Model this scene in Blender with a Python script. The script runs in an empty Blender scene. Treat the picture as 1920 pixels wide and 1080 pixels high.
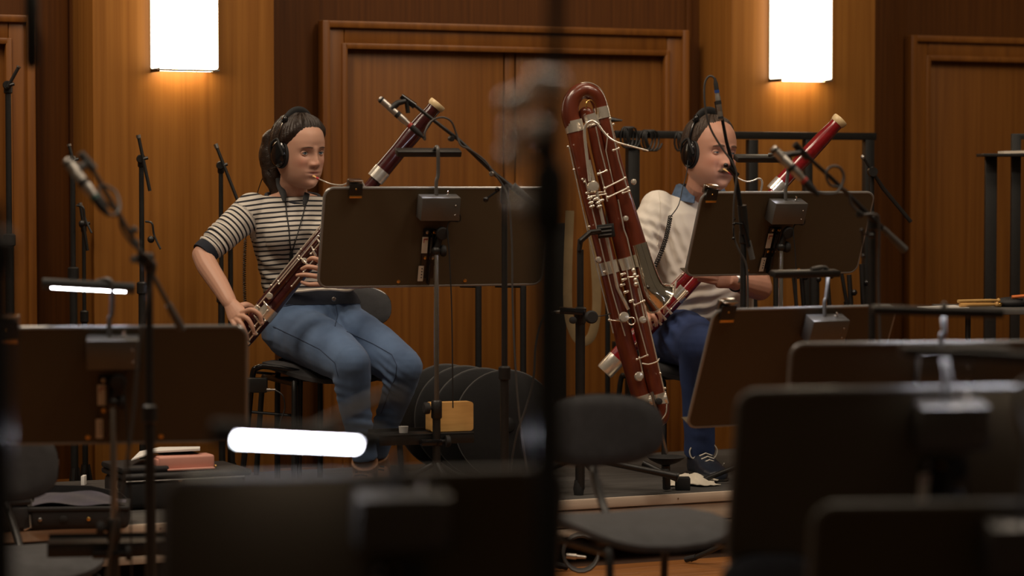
import bpy, bmesh, math, random
import numpy as np
from mathutils import Vector, Matrix, noise
from mathutils.kdtree import KDTree
random.seed(7)
SC = bpy.context.scene
COL = SC.collection
# ------------------------------------------------------------------ camera
FPX = 4950.0; CAMZ = 1.26; HOR = 340.0; STAGE = 0.205
PITCH = math.atan((540.0-HOR)/FPX)
cd = bpy.data.cameras.new('camera'); cam = bpy.data.objects.new('camera', cd); COL.objects.link(cam)
cam.location = (0, 0, CAMZ); cam.rotation_euler = (math.pi/2-PITCH, 0, 0)
cd.sensor_width = 36.0; cd.lens = 36.0*FPX/1920.0; cd.clip_end = 60
cd.dof.use_dof = True; cd.dof.focus_distance = 9.1; cd.dof.aperture_fstop = 2.0
SC.camera = cam
# ------------------------------------------------------------------ world, lights, exposure
SC.view_settings.view_transform = 'Standard'; SC.view_settings.look = 'None'
SC.view_settings.gamma = 1.0; SC.view_settings.use_curve_mapping = False
SC.view_settings.exposure = 0.0
W = bpy.data.worlds.new('world'); SC.world = W; W.use_nodes = True
W.node_tree.nodes['Background'].inputs[0].default_value = (1.0, 0.72, 0.45, 1)
W.node_tree.nodes['Background'].inputs[1].default_value = 0.058
def area(name, loc, target, size, power, color):
    l = bpy.data.lights.new(name, 'AREA'); l.shape = 'RECTANGLE'; l.size, l.size_y = size
    l.energy = power; l.color = color
    o = bpy.data.objects.new(name, l); COL.objects.link(o); o.location = loc
    o.rotation_euler = (Vector(target)-Vector(loc)).to_track_quat('-Z', 'Y').to_euler()
    return o
area('ceiling_or_added_light', (-2.4, 7.0, 5.2), (-0.4, 9.2, 0.6), (1.6, 1.2), 112, (1.0, 0.80, 0.60))
area('ceiling_or_added_light', (2.2, 7.6, 5.2), (0.8, 9.4, 0.6), (1.4, 1.2), 74, (1.0, 0.80, 0.60))
area('ceiling_or_added_light', (0.2, 9.6, 5.0), (0.0, 9.7, 0.0), (3.5, 0.8), 28, (1.0, 0.80, 0.58))
for _x, _y in ((-3.4, 5.6), (-1.2, 5.4), (1.2, 5.4), (3.4, 5.6), (-3.8, 7.4), (3.8, 7.6)):
    area('ceiling_or_added_light', (_x, _y, 4.9), (_x*0.6, _y+2.5, 0.6), (0.4, 0.4), 14, (1.0, 0.84, 0.66))  # small overhead lamps added so the chrome catches crisp highlights
area('ceiling_or_added_light', (0.6, 4.2, 5.2), (0.6, 5.2, 0.0), (2.0, 2.0), 9, (1.0, 0.84, 0.66))
# ------------------------------------------------------------------ pixel helper (photo 1920x1080) -> world point at distance Y
_f = Vector((0, math.cos(PITCH), -math.sin(PITCH))); _u = Vector((0, math.sin(PITCH), math.cos(PITCH)))
def ray(px, py): return _f + Vector((1, 0, 0))*((px-960)/FPX) + _u*((540-py)/FPX)
def P(px, py, Y):
    d = ray(px, py); return Vector((0, 0, CAMZ)) + d*(Y/d.y)
ANG = math.radians(25.0)
WT = Vector((math.cos(ANG), math.sin(ANG), 0)); WN = Vector((math.sin(ANG), -math.cos(ANG), 0)); WO = Vector((0, 10.7, 0))
Z = Vector((0, 0, 1))
def WS(px, py, off=0.0):
    d = ray(px, py); o = Vector((0, 0, CAMZ)); k = (off-(o-WO).dot(WN))/d.dot(WN); p = o+d*k
    return (p-WO).dot(WT), p.z
# ------------------------------------------------------------------ materials
def mat(name, color, rough=0.5, metal=0.0, spec=0.5, var=0.0, vscale=(20, 20, 20), bump=0.0, bscale=200.0, coat=0.0, color2=None, emit=None, estr=0.0, sheen=0.0, detail=4.0):
    m = bpy.data.materials.new(name); m.use_nodes = True; nt = m.node_tree; b = nt.nodes['Principled BSDF']
    b.inputs['Base Color'].default_value = (*color, 1); b.inputs['Roughness'].default_value = rough
    b.inputs['Metallic'].default_value = metal; b.inputs['Specular IOR Level'].default_value = spec
    b.inputs['Coat Weight'].default_value = coat; b.inputs['Coat Roughness'].default_value = 0.08
    if sheen: b.inputs['Sheen Weight'].default_value = sheen
    tc = nt.nodes.new('ShaderNodeTexCoord')
    if color2 is not None or var > 0:
        c2 = color2 if color2 is not None else tuple(c*(1-var) for c in color)
        mp = nt.nodes.new('ShaderNodeMapping'); mp.inputs['Scale'].default_value = vscale
        nz = nt.nodes.new('ShaderNodeTexNoise'); nz.inputs['Scale'].default_value = 1.0; nz.inputs['Detail'].default_value = detail
        rp = nt.nodes.new('ShaderNodeValToRGB'); rp.color_ramp.elements[0].position = 0.32; rp.color_ramp.elements[1].position = 0.68
        rp.color_ramp.elements[0].color = (*c2, 1); rp.color_ramp.elements[1].color = (*color, 1)
        nt.links.new(tc.outputs['Object'], mp.inputs['Vector']); nt.links.new(mp.outputs[0], nz.inputs['Vector'])
        nt.links.new(nz.outputs['Fac'], rp.inputs['Fac']); nt.links.new(rp.outputs['Color'], b.inputs['Base Color'])
    if bump > 0:
        n2 = nt.nodes.new('ShaderNodeTexNoise'); n2.inputs['Scale'].default_value = bscale; n2.inputs['Detail'].default_value = 3
        bp = nt.nodes.new('ShaderNodeBump'); bp.inputs['Strength'].default_value = bump; bp.inputs['Distance'].default_value = 0.002
        nt.links.new(tc.outputs['Object'], n2.inputs['Vector']); nt.links.new(n2.outputs['Fac'], bp.inputs['Height'])
        nt.links.new(bp.outputs['Normal'], b.inputs['Normal'])
    if emit is not None:
        b.inputs['Emission Color'].default_value = (*emit, 1); b.inputs['Emission Strength'].default_value = estr
    return m
M = {}
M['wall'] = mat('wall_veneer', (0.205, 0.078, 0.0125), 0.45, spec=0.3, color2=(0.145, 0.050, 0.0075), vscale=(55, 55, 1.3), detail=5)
M['wall_shade'] = mat('wall_veneer_shade', (0.105, 0.036, 0.0065), 0.5, spec=0.25, color2=(0.07, 0.023, 0.0045), vscale=(70, 70, 1.6))  # same wood as the pilasters, recess shade darkened into the colour
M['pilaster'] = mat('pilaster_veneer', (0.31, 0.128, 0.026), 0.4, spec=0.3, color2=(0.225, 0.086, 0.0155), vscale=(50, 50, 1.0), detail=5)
M['frame'] = mat('door_frame_wood', (0.205, 0.075, 0.012), 0.38, spec=0.35, color2=(0.145, 0.05, 0.009), vscale=(40, 40, 2))
M['plank'] = mat('floor_plank', (0.36, 0.15, 0.045), 0.32, color2=(0.22, 0.08, 0.02), vscale=(2.0, 45, 20))
M['subfloor'] = mat('subfloor', (0.06, 0.025, 0.01), 0.7, var=0.3)
M['deck'] = mat('stage_deck', (0.075, 0.072, 0.068), 0.7, color2=(0.045, 0.042, 0.04), vscale=(4, 30, 30), bump=0.3, bscale=60)
M['edge'] = mat('pale_plywood_edge', (0.62, 0.52, 0.42), 0.55, color2=(0.5, 0.41, 0.32), vscale=(2, 60, 60))
M['black'] = mat('black_powder_coat', (0.012, 0.0115, 0.011), 0.42, var=0.3, vscale=(60, 60, 60), bump=0.15, bscale=900)
M['blackgloss'] = mat('black_gloss', (0.008, 0.008, 0.009), 0.16, var=0.2)
M['rubber'] = mat('black_rubber', (0.014, 0.014, 0.015), 0.75, var=0.3)
M['grey_rubber'] = mat('grey_rubber', (0.09, 0.088, 0.085), 0.6, var=0.2)
M['desk'] = mat('desk_sheet', (0.088, 0.063, 0.034), 0.55, spec=0.3, var=0.12, vscale=(3, 3, 3), bump=0.25, bscale=1500)
M['rim'] = mat('desk_rim_highlight', (0.20, 0.197, 0.19), 0.25, spec=0.9, var=0.1, coat=0.3)  # paler than the desk: lamp highlight on the edge put into the colour
M['boxpaint'] = mat('lamp_box_paint', (0.082, 0.078, 0.073), 0.28, spec=0.8, var=0.1)
M['satin'] = mat('satin_nickel', (0.75, 0.74, 0.72), 0.45, 0.4, var=0.1)
M['chrome'] = mat('chrome', (0.78, 0.77, 0.76), 0.14, 1.0, var=0.08)
M['silver'] = mat('silver_plate', (0.95, 0.89, 0.78), 0.22, 0.74, var=0.12, vscale=(30, 30, 30))
M['bellmetal'] = mat('polished_silver', (0.95, 0.90, 0.80), 0.11, 1.0, var=0.06)
M['steel'] = mat('brushed_steel', (0.42, 0.40, 0.38), 0.35, 1.0, var=0.1)
M['nickel'] = mat('mic_nickel', (0.5, 0.47, 0.43), 0.38, 0.9, var=0.1)
M['brass'] = mat('brass', (0.75, 0.46, 0.14), 0.3, 1.0, var=0.15)
M['led'] = mat('led_strip', (1, 1, 1), 0.4, emit=(0.90, 0.90, 1.0), estr=42, var=0.02)
M['sconce'] = mat('sconce_glass', (0.95, 0.9, 0.8), 0.4, emit=(1.0, 0.86, 0.62), estr=3.6, var=0.02)
M['sconce_down'] = mat('sconce_downlight', (0.95, 0.9, 0.8), 0.4, emit=(1.0, 0.76, 0.45), estr=18, var=0.02)
M['sticker'] = mat('paper_sticker', (0.72, 0.66, 0.56), 0.7, var=0.1)
M['stickred'] = mat('sticker_print', (0.35, 0.05, 0.05), 0.7, var=0.3, vscale=(200, 200, 200))
M['contra'] = mat('maple_contrabassoon', (0.150, 0.030, 0.0115), 0.28, color2=(0.100, 0.0175, 0.0075), vscale=(30, 30, 3), coat=0.5)
M['bas1'] = mat('dark_maroon_lacquer', (0.055, 0.008, 0.008), 0.2, color2=(0.032, 0.004, 0.005), vscale=(40, 40, 40), coat=0.8)
M['bas2'] = mat('cherry_red_lacquer', (0.26, 0.010, 0.014), 0.2, color2=(0.16, 0.006, 0.009), vscale=(40, 40, 40), coat=0.8)
M['ivory'] = mat('ivory_ring', (0.78, 0.60, 0.34), 0.35, var=0.1)
M['bore'] = mat('bore_dark', (0.02, 0.008, 0.006), 0.8, var=0.2)
M['reed'] = mat('cane_reed', (0.6, 0.36, 0.12), 0.6, var=0.2)
M['redthread'] = mat('red_thread', (0.45, 0.02, 0.03), 0.7, var=0.3)
M['denim'] = mat('blue_jeans', (0.105, 0.18, 0.325), 0.85, color2=(0.062, 0.11, 0.21), vscale=(9, 9, 7), bump=0.5, bscale=700, sheen=0.1)
M['navy'] = mat('navy_trousers', (0.028, 0.055, 0.17), 0.85, color2=(0.018, 0.036, 0.115), vscale=(12, 12, 8), bump=0.4, bscale=600)
M['navyknit'] = mat('navy_knit', (0.013, 0.017, 0.03), 0.9, var=0.3, bump=0.3, bscale=600)
M['stitch'] = mat('jeans_seam', (0.035, 0.055, 0.11), 0.85, var=0.3)
M['whiteshirt'] = mat('white_cotton', (0.80, 0.745, 0.665), 0.85, color2=(0.74, 0.69, 0.61), vscale=(6, 6, 6), bump=0.25, bscale=500)
M['collar'] = mat('denim_collar', (0.10, 0.16, 0.27), 0.85, var=0.35, vscale=(60, 60, 60))
M['boot'] = mat('tan_leather', (0.24, 0.105, 0.04), 0.5, var=0.35, vscale=(25, 25, 25), bump=0.3, bscale=200)
M['sneaker'] = mat('navy_leather', (0.018, 0.024, 0.04), 0.42, var=0.3, vscale=(25, 25, 25))
M['sole'] = mat('shoe_sole', (0.02, 0.018, 0.016), 0.7, var=0.2)
M['lace'] = mat('cream_lace', (0.68, 0.64, 0.56), 0.8, var=0.1)
M['hair1'] = mat('brown_hair', (0.026, 0.0125, 0.0065), 0.45, color2=(0.011, 0.0055, 0.003), vscale=(260, 30, 160), bump=0.8, bscale=260)
M['hair2'] = mat('thinning_brown_hair', (0.060, 0.034, 0.019), 0.6, color2=(0.022, 0.012, 0.007), vscale=(260, 60, 160), bump=0.8, bscale=260)
M['mous'] = mat('mustache_hair', (0.19, 0.11, 0.07), 0.7, color2=(0.11, 0.062, 0.04), vscale=(300, 300, 100), bump=0.8, bscale=350)
M['brow'] = mat('eyebrow_hair', (0.085, 0.045, 0.027), 0.7, var=0.3)
M['chairblk'] = mat('charcoal_upholstery', (0.06, 0.061, 0.066), 0.8, var=0.25, vscale=(30, 30, 30), bump=0.4, bscale=500)
M['case'] = mat('black_nylon', (0.012, 0.012, 0.014), 0.6, var=0.3, vscale=(30, 30, 30), bump=0.4, bscale=500)
M['velvet'] = mat('dark_blue_velvet', (0.022, 0.018, 0.05), 0.85, color2=(0.010, 0.008, 0.024), vscale=(14, 14, 14), sheen=0.5)
M['pink'] = mat('dusty_pink_leather', (0.62, 0.30, 0.24), 0.55, var=0.08, vscale=(15, 15, 15))
M['paper'] = mat('white_paper', (0.80, 0.79, 0.77), 0.7, var=0.05)
M['maple'] = mat('light_maple', (0.72, 0.42, 0.14), 0.45, color2=(0.58, 0.32, 0.10), vscale=(8, 8, 60))
M['cloth'] = mat('cream_cloth', (0.78, 0.72, 0.60), 0.9, var=0.1, vscale=(20, 20, 20))
M['strap'] = mat('beige_strap', (0.22, 0.15, 0.07), 0.85, var=0.2)
M['cable'] = mat('grey_cable', (0.055, 0.052, 0.05), 0.5, var=0.2)
M['bcable'] = mat('black_cable', (0.012, 0.012, 0.012), 0.5, var=0.2)
M['greenring'] = mat('green_ring', (0.02, 0.10, 0.08), 0.5, var=0.2)
M['bluering'] = mat('blue_ring', (0.02, 0.07, 0.3), 0.5, var=0.2)
M['redring'] = mat('red_ring', (0.40, 0.04, 0.03), 0.5, var=0.2)
M['orange'] = mat('orange_plastic', (0.75, 0.18, 0.03), 0.5, var=0.1)
M['eye'] = mat('eye_white', (0.62, 0.58, 0.55), 0.15, var=0.05)
M['iris'] = mat('iris_grey_blue', (0.10, 0.13, 0.15), 0.1, var=0.4, vscale=(900, 900, 900))
M['pupil'] = mat('pupil', (0.004, 0.004, 0.004), 0.1, var=0.1)
M['blackpanel'] = mat('dark_panel', (0.02, 0.017, 0.014), 0.55, var=0.3)
def attr_mat(name, rough, build, sss=0.0, bump=0.0, bscale=300):
    m = bpy.data.materials.new(name); m.use_nodes = True; nt = m.node_tree; b = nt.nodes['Principled BSDF']
    b.inputs['Roughness'].default_value = rough
    if sss:
        b.inputs['Subsurface Weight'].default_value = sss; b.inputs['Subsurface Radius'].default_value = (1, 0.35, 0.2); b.inputs['Subsurface Scale'].default_value = 0.006
    build(nt, b)
    if bump:
        tc = nt.nodes.new('ShaderNodeTexCoord'); n2 = nt.nodes.new('ShaderNodeTexNoise'); n2.inputs['Scale'].default_value = bscale
        bp = nt.nodes.new('ShaderNodeBump'); bp.inputs['Strength'].default_value = bump; bp.inputs['Distance'].default_value = 0.001
        nt.links.new(tc.outputs['Object'], n2.inputs['Vector']); nt.links.new(n2.outputs['Fac'], bp.inputs['Height']); nt.links.new(bp.outputs['Normal'], b.inputs['Normal'])
    return m
def _skin(nt, b):
    a = nt.nodes.new('ShaderNodeAttribute'); a.attribute_name = 'tone'
    nt.links.new(a.outputs['Color'], b.inputs['Base Color'])
M['skin'] = attr_mat('skin', 0.5, _skin, 0.12, 0.12, 500)
def _stripe(nt, b):
    a = nt.nodes.new('ShaderNodeAttribute'); a.attribute_name = 'stripe'
    mu = nt.nodes.new('ShaderNodeMath'); mu.operation = 'FRACT'
    rp = nt.nodes.new('ShaderNodeValToRGB'); e = rp.color_ramp.elements
    e[0].position = 0.0; e[0].color = (0.60, 0.56, 0.50, 1); e[1].position = 0.58; e[1].color = (0.60, 0.56, 0.50, 1)
    k = e.new(0.64); k.color = (0.012, 0.013, 0.02, 1); k = e.new(0.95); k.color = (0.012, 0.013, 0.02, 1); k = e.new(1.0); k.color = (0.60, 0.56, 0.50, 1)
    nt.links.new(a.outputs['Fac'], mu.inputs[0]); nt.links.new(mu.outputs[0], rp.inputs['Fac']); nt.links.new(rp.outputs['Color'], b.inputs['Base Color'])
M['stripe'] = attr_mat('striped_knit', 0.9, _stripe, 0, 0.4, 450)
# ------------------------------------------------------------------ mesh helpers
def cat(pts, k=6):
    pts = [Vector(p) for p in pts]
    if len(pts) < 3: return pts
    q = [pts[0]*2-pts[1]]+pts+[pts[-1]*2-pts[-2]]; out = []
    for i in range(1, len(q)-2):
        a, b, c, d = q[i-1:i+3]
        for j in range(k):
            t = j/k
            out.append(0.5*((2*b)+(c-a)*t+(2*a-5*b+4*c-d)*t*t+(3*b-a-3*c+d)*t**3))
    out.append(pts[-1]); return out
def lerpl(vals, n):
    if not isinstance(vals, (list, tuple)): return [vals]*n
    m = len(vals)
    return [vals[0] if n == 1 else (lambda x: vals[min(int(x), m-2)]*(1-(x-min(int(x), m-2)))+vals[min(int(x), m-2)+1]*(x-min(int(x), m-2)))(i*(m-1)/(n-1)) for i in range(n)]
def frame_of(d, ref=None):
    d = Vector(d).normalized(); r = Vector(ref) if ref is not None else (Z if abs(d.z) < 0.9 else Vector((1, 0, 0)))
    x = r.cross(d)
    if x.length < 1e-5: x = Vector((1, 0, 0)).cross(d)
    x.normalize(); y = d.cross(x).normalized(); return x, y, d
class MB:
    def __init__(s): s.bm = bmesh.new()
    def ringloft(s, rings, caps=True, closed=False):
        vs = [[s.bm.verts.new(p) for p in r] for r in rings]; n = len(vs[0]); L = len(vs)
        for i in range(L if closed else L-1):
            a = vs[i]; b = vs[(i+1) % L]
            for j in range(n):
                s.bm.faces.new((a[j], a[(j+1) % n], b[(j+1) % n], b[j]))
        if caps and not closed:
            s.bm.faces.new(list(reversed(vs[0]))); s.bm.faces.new(vs[-1])
        return s
    def tube(s, pts, r, n=10, flat=None, ref=None, closed=False):
        pts = [Vector(p) for p in pts]; rs = lerpl(r, len(pts)); rings = []
        x = None
        for i, p in enumerate(pts):
            if closed: d = pts[(i+1) % len(pts)]-pts[i-1]
            else: d = (pts[min(i+1, len(pts)-1)]-pts[max(i-1, 0)])
            if d.length < 1e-9: d = Z
            d.normalize()
            if x is None or ref is not None: x, y, _ = frame_of(d, ref)
            else:
                x = (x-d*x.dot(d))
                if x.length < 1e-6: x, y, _ = frame_of(d)
                x.normalize(); y = d.cross(x)
            fl = 1.0 if flat is None else flat
            rings.append([p+x*(rs[i]*math.cos(2*math.pi*k/n))+y*(rs[i]*fl*math.sin(2*math.pi*k/n)) for k in range(n)])
        return s.ringloft(rings, closed=closed)
    def lathe(s, p0, d, prof, n=16, caps=True):
        p0 = Vector(p0); x, y, d = frame_of(d)
        return s.ringloft([[p0+d*t+x*(max(r, 1e-4)*math.cos(2*math.pi*k/n))+y*(max(r, 1e-4)*math.sin(2*math.pi*k/n)) for k in range(n)] for t, r in prof], caps)
    def box(s, c, size, ax=None, bevel=0.0, seg=2, taper=None):
        c = Vector(c); X, Y_, Z_ = ax if ax else (Vector((1, 0, 0)), Vector((0, 1, 0)), Vector((0, 0, 1)))
        vs = []
        for k in (-1, 1):
            tx, ty = (taper if (taper and k == 1) else (1, 1))
            for i, j in ((-1, -1), (1, -1), (1, 1), (-1, 1)):
                vs.append(s.bm.verts.new(c+X*(i*size[0]/2*tx)+Y_*(j*size[1]/2*ty)+Z_*(k*size[2]/2)))
        fs = [s.bm.faces.new([vs[i] for i in f]) for f in ((3, 2, 1, 0), (4, 5, 6, 7), (0, 1, 5, 4), (1, 2, 6, 5), (2, 3, 7, 6), (3, 0, 4, 7))]
        if bevel > 0:
            es = list({e for f in fs for e in f.edges})
            bmesh.ops.bevel(s.bm, geom=es, offset=bevel, segments=seg, profile=0.5, affect='EDGES')
        return s
    def sphere(s, c, r, ax=None, nu=14, nv=9):
        c = Vector(c); r = (r, r, r) if not isinstance(r, (tuple, list)) else r
        X, Y_, Z_ = ax if ax else (Vector((1, 0, 0)), Vector((0, 1, 0)), Vector((0, 0, 1)))
        rings = []
        for i in range(nv+1):
            a = -math.pi/2+math.pi*i/nv; ca = max(math.cos(a), 1e-3)
            rings.append([c+X*(r[0]*ca*math.cos(2*math.pi*k/nu))+Y_*(r[1]*ca*math.sin(2*math.pi*k/nu))+Z_*(r[2]*math.sin(a)) for k in range(nu)])
        return s.ringloft(rings)
    def plate(s, outline, nrm, th):
        nrm = Vector(nrm).normalized(); a = [Vector(p)-nrm*th/2 for p in outline]; b = [Vector(p)+nrm*th/2 for p in outline]
        return s.ringloft([a, b])
    def raw(s, verts, faces):
        v = [s.bm.verts.new(p) for p in verts]
        for f in faces: s.bm.faces.new([v[i] for i in f])
        return s
    def mesh(s, name, base=Vector((0, 0, 0))):
        bmesh.ops.recalc_face_normals(s.bm, faces=s.bm.faces[:])
        me = bpy.data.meshes.new(name)
        if base is not None: bmesh.ops.translate(s.bm, verts=s.bm.verts[:], vec=-Vector(base))
        s.bm.to_mesh(me); s.bm.free(); return me
BASE = {}
def link(name, me, m=None, parent=None, smooth=True):
    o = bpy.data.objects.new(name, me); COL.objects.link(o)
    if m is not None:
        for q in (m if isinstance(m, list) else [m]): me.materials.append(q)
    if smooth and len(me.polygons):
        me.polygons.foreach_set('use_smooth', [True]*len(me.polygons))
        me.set_sharp_from_angle(angle=0.7)
    if parent is not None: o.parent = parent
    return o
def tag(o, label, cat_, group=None, kind=None):
    o['label'] = label; o['category'] = cat_
    if group: o['group'] = group
    if kind: o['kind'] = kind
    return o
def thing(name, label, cat_, base, group=None):
    o = bpy.data.objects.new(name, None); COL.objects.link(o); o.location = base; o.empty_display_size = 0.05
    BASE[o.name] = Vector(base); return tag(o, label, cat_, group)
def part(name, mb, m, parent, smooth=True, label=None):
    b = BASE[parent.name]; o = link(name, mb.mesh(name, b), M[m] if isinstance(m, str) else m, parent, smooth)
    BASE[o.name] = b
    if label: o['label'] = label
    return o
def single(name, mb, m, label, cat_, base, group=None):
    o = link(name, mb.mesh(name, Vector(base)), M[m] if isinstance(m, str) else m); o.location = base; BASE[o.name] = Vector(base)
    return tag(o, label, cat_, group)
def rrect(c, X, Y_, w, h, rad, n=5, skew=0.0):
    pts = []
    for sx, sy, a0 in ((1, 1, 0), (-1, 1, 90), (-1, -1, 180), (1, -1, 270)):
        for k in range(n+1):
            a = math.radians(a0+90*k/n)
            pts.append(Vector(c)+X*(sx*(w/2-rad)+rad*math.cos(a))+Y_*(sy*(h/2-rad)+rad*math.sin(a)))
    return pts
def ground(p, z): return Vector((p[0], p[1], z))
# ================================================================== the setting
def wlocal(mb_boxes, bevel=0.0):
    mb = MB()
    for (s0, s1, z0, z1, o0, o1) in mb_boxes:
        mb.box(((s0+s1)/2, -(o0+o1)/2, (z0+z1)/2), (s1-s0, abs(o1-o0), z1-z0), bevel=bevel)
    return mb.mesh('w')
def wobj(name, boxes, m, parent=None, bevel=0.0):
    o = link(name, wlocal(boxes, bevel), M[m], parent)
    if parent is None:
        o.location = WO; o.rotation_euler = (0, 0, ANG); o['kind'] = 'structure'
    return o
sL = WS(-500, 300)[0]; sR = WS(2500, 300)[0]; WTOP = 3.6
wall = wobj('wall_back', [(sL, sR, 0, WTOP, -0.12, 0.0)], 'wall_shade')
def sx(px, off): return WS(px, 300, off)[0]
PO = 0.27
p1a, p1b = sx(175, PO), sx(515, PO); p2a, p2b = sx(1370, PO), sx(1640, PO)
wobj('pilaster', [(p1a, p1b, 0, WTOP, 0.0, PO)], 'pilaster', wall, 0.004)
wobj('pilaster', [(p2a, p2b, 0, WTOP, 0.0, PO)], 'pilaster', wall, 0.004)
wobj('skirting_board', [(sL, sx(60, 0.02), 0, 0.14, 0.0, 0.02), (sx(60, 0.02), p1a, 0, 0.14, 0.0, 0.02), (p1b, p2a, 0, 0.14, 0, 0.02)], 'frame', wall, 0.003)
# recess side boards (veneer strips between pilasters and doors)
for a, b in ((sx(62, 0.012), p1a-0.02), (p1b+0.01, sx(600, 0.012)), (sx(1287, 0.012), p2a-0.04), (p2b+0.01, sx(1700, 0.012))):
    wobj('panel', [(a, b, 0.14, WTOP, 0.0, 0.012)], 'wall_shade', wall, 0.002)
def door(name, px0, px1, pytop, pxtop, seams, fl=45, fr=36):
    off = 0.06; s0, s1 = sx(px0, off), sx(px1, off); zt = WS(pxtop, pytop, off)[1]
    fw = 0.085
    d = wobj(name, [(s0, s1, 0.0, zt, 0.0, 0.022)], 'wall_shade')
    ins0, ins1, it = s0+fw, s1-fw, zt-fw
    for nm, bx in (('door_frame', [(s0, ins0, 0, zt, 0.022, off)]), ('door_frame', [(ins1, s1, 0, zt, 0.022, off)]), ('door_frame', [(ins0, ins1, it, zt, 0.022, off)])):
        wobj(nm, bx, 'frame', d, 0.006)
    for nm, bx in (('moulding', [(s0-0.012, s0+0.02, 0, zt+0.012, 0.022, off+0.018)]), ('moulding', [(s1-0.02, s1+0.012, 0, zt+0.012, 0.022, off+0.018)]), ('moulding', [(s0, s1, zt-0.016, zt+0.012, 0.022, off+0.016)]),
                   ('moulding', [(ins0-0.012, ins0+0.012, 0, it+0.012, 0.022, off+0.008)]), ('moulding', [(ins1-0.012, ins1+0.012, 0, it+0.012, 0.022, off+0.008)]), ('moulding', [(ins0, ins1, it-0.012, it+0.012, 0.022, off+0.008)])):
        wobj(nm, bx, 'frame', d, 0.005)
    edges = [ins0]+[sx(p, 0.034) for p in seams]+[ins1]
    for a, b in zip(edges[:-1], edges[1:]):
        wobj('panel', [(a+0.003, b-0.003, 0.02, it, 0.022, 0.034)], 'wall', d, 0.002)
    return d
door('door_1', 608, 1284, 44, 612, (945, 966))
door('door_2', 1708, 2480, 71, 1710, (2060,))
door('door_3', -480, 60, 34, 30, (-200,))
# picture rail above the doors
for i, (a, b) in enumerate(((sL, p1a-0.02), (p1b, p2a-0.02), (p2b, sR))):
    o = wobj('trim_%d' % (i+1), [(a, b, 2.95, 3.05, 0.0, 0.05)], 'frame', None, 0.01)
# sconces
def sconce(pl, pr, pyb, label):
    off = PO; a, za = WS(pl, pyb, PO+0.10); b, zb = WS(pr, pyb, PO+0.10); z0 = za; h = 0.78
    r = bpy.data.objects.new('wall_sconce', None); COL.objects.link(r); r.location = WO+WT*((a+b)/2)+WN*PO+Z*z0; r.rotation_euler = (0, 0, ANG)
    tag(r, label, 'wall lamp', 'paired wall sconces'); w = b-a
    def q(nm, boxes, m, bev=0.0): return link(nm, wlocal(boxes, bev), M[m], r)
    q('diffuser', [(-w/2-0.004, w/2-0.002, 0.008, h, 0.012, 0.102)], 'sconce', 0.006)
    q('side_bracket', [(-w/2+0.001, -w/2+0.006, -0.004, h, 0.0, 0.10)], 'black', 0.001)
    q('side_bracket', [(w/2, w/2+0.004, 0.0, h, 0.0, 0.07)], 'black', 0.001)
    q('bottom_rim', [(-w/2, w/2, 0.0, 0.006, 0.086, 0.103)], 'steel', 0.001)
    q('downlight', [(-w/2+0.012, w/2-0.012, 0.001, 0.007, 0.025, 0.085)], 'sconce_down')
    return r
sconce(297, 411, 132, 'glowing white wall sconce above the seated woman, left of the pair')
sconce(1464, 1561, 151, 'glowing white wall sconce behind the man, right of the pair')
# floor with planks laid parallel to the stage
fl = MB().box((0, 6.5, -0.03), (16, 14, 0.03)); floor = link('floor', fl.mesh('floor'), M['subfloor']); floor['kind'] = 'structure'
pm = MB().box((0, 0, 0), (1.796, 0.0965, 0.0155), bevel=0.0015, seg=1).mesh('plank'); pm.materials.append(M['plank'])
nrow = 0
for i in range(34):
    for j in range(-3, 3):
        c = WO - WN*0 + WN*(2.05+0.098*i) + WT*(1.8*j+0.9*(i % 2)+0.31*(i % 3)-0.3)
        if not (-2.9 < c.x < 2.9): continue
        o = bpy.data.objects.new('plank', pm); COL.objects.link(o); o.parent = floor; o.location = (c.x, c.y, -0.0078); o.rotation_euler = (0, 0, ANG); nrow += 1
# stage platform: front line Y = 8.629 + tan(25) X, 1.23 m deep
SF = Vector((0, 8.629, 0)); SB = 1.23
st = bpy.data.objects.new('stage_platform', None); COL.objects.link(st); st.location = SF; st.rotation_euler = (0, 0, ANG)
tag(st, 'low dark stage platform with pale plywood edge under both players', 'platform')
def spart(nm, x0, x1, y0, y1, z0, z1, m, bev=0.002):
    return link(nm, MB().box(((x0+x1)/2, (y0+y1)/2, (z0+z1)/2), (x1-x0, y1-y0, z1-z0), bevel=bev).mesh(nm), M[m], st)
cuts = [-3.4, -1.93, 0.07, 2.07, 4.0]
for a, b in zip(cuts[:-1], cuts[1:]):
    spart('deck_board', a+0.002, b-0.002, 0.012, SB, STAGE-0.02, STAGE, 'deck')
    spart('edge_strip', a+0.001, b-0.001, 0.0, 0.012, STAGE-0.034, STAGE-0.001, 'edge')
    spart('edge_strip', a+0.001, b-0.001, 0.010, 0.026, STAGE-0.095, STAGE-0.040, 'blackpanel' if b < 0.1 else 'edge')
    spart('edge_strip', a+0.001, b-0.001, 0.004, 0.020, STAGE-0.125, STAGE-0.100, 'edge')
    for xx in (a+0.12, b-0.12):
        for yy in (0.1, SB-0.1):
            mb = MB().lathe((xx, yy, 0), Z, [(0, 0.028), (0.012, 0.028), (0.02, 0.014), (0.185, 0.014)], 12)
            link('leg', mb.mesh('leg'), M['black'], st)
for xx in (-1.2, -0.4, 0.62, 1.05):
    link('screw', MB().lathe((xx, 0.001, STAGE-0.017), (0, -1, 0), [(0, 0.004), (0.002, 0.003)], 10).mesh('screw'), M['steel'], st)

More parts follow.
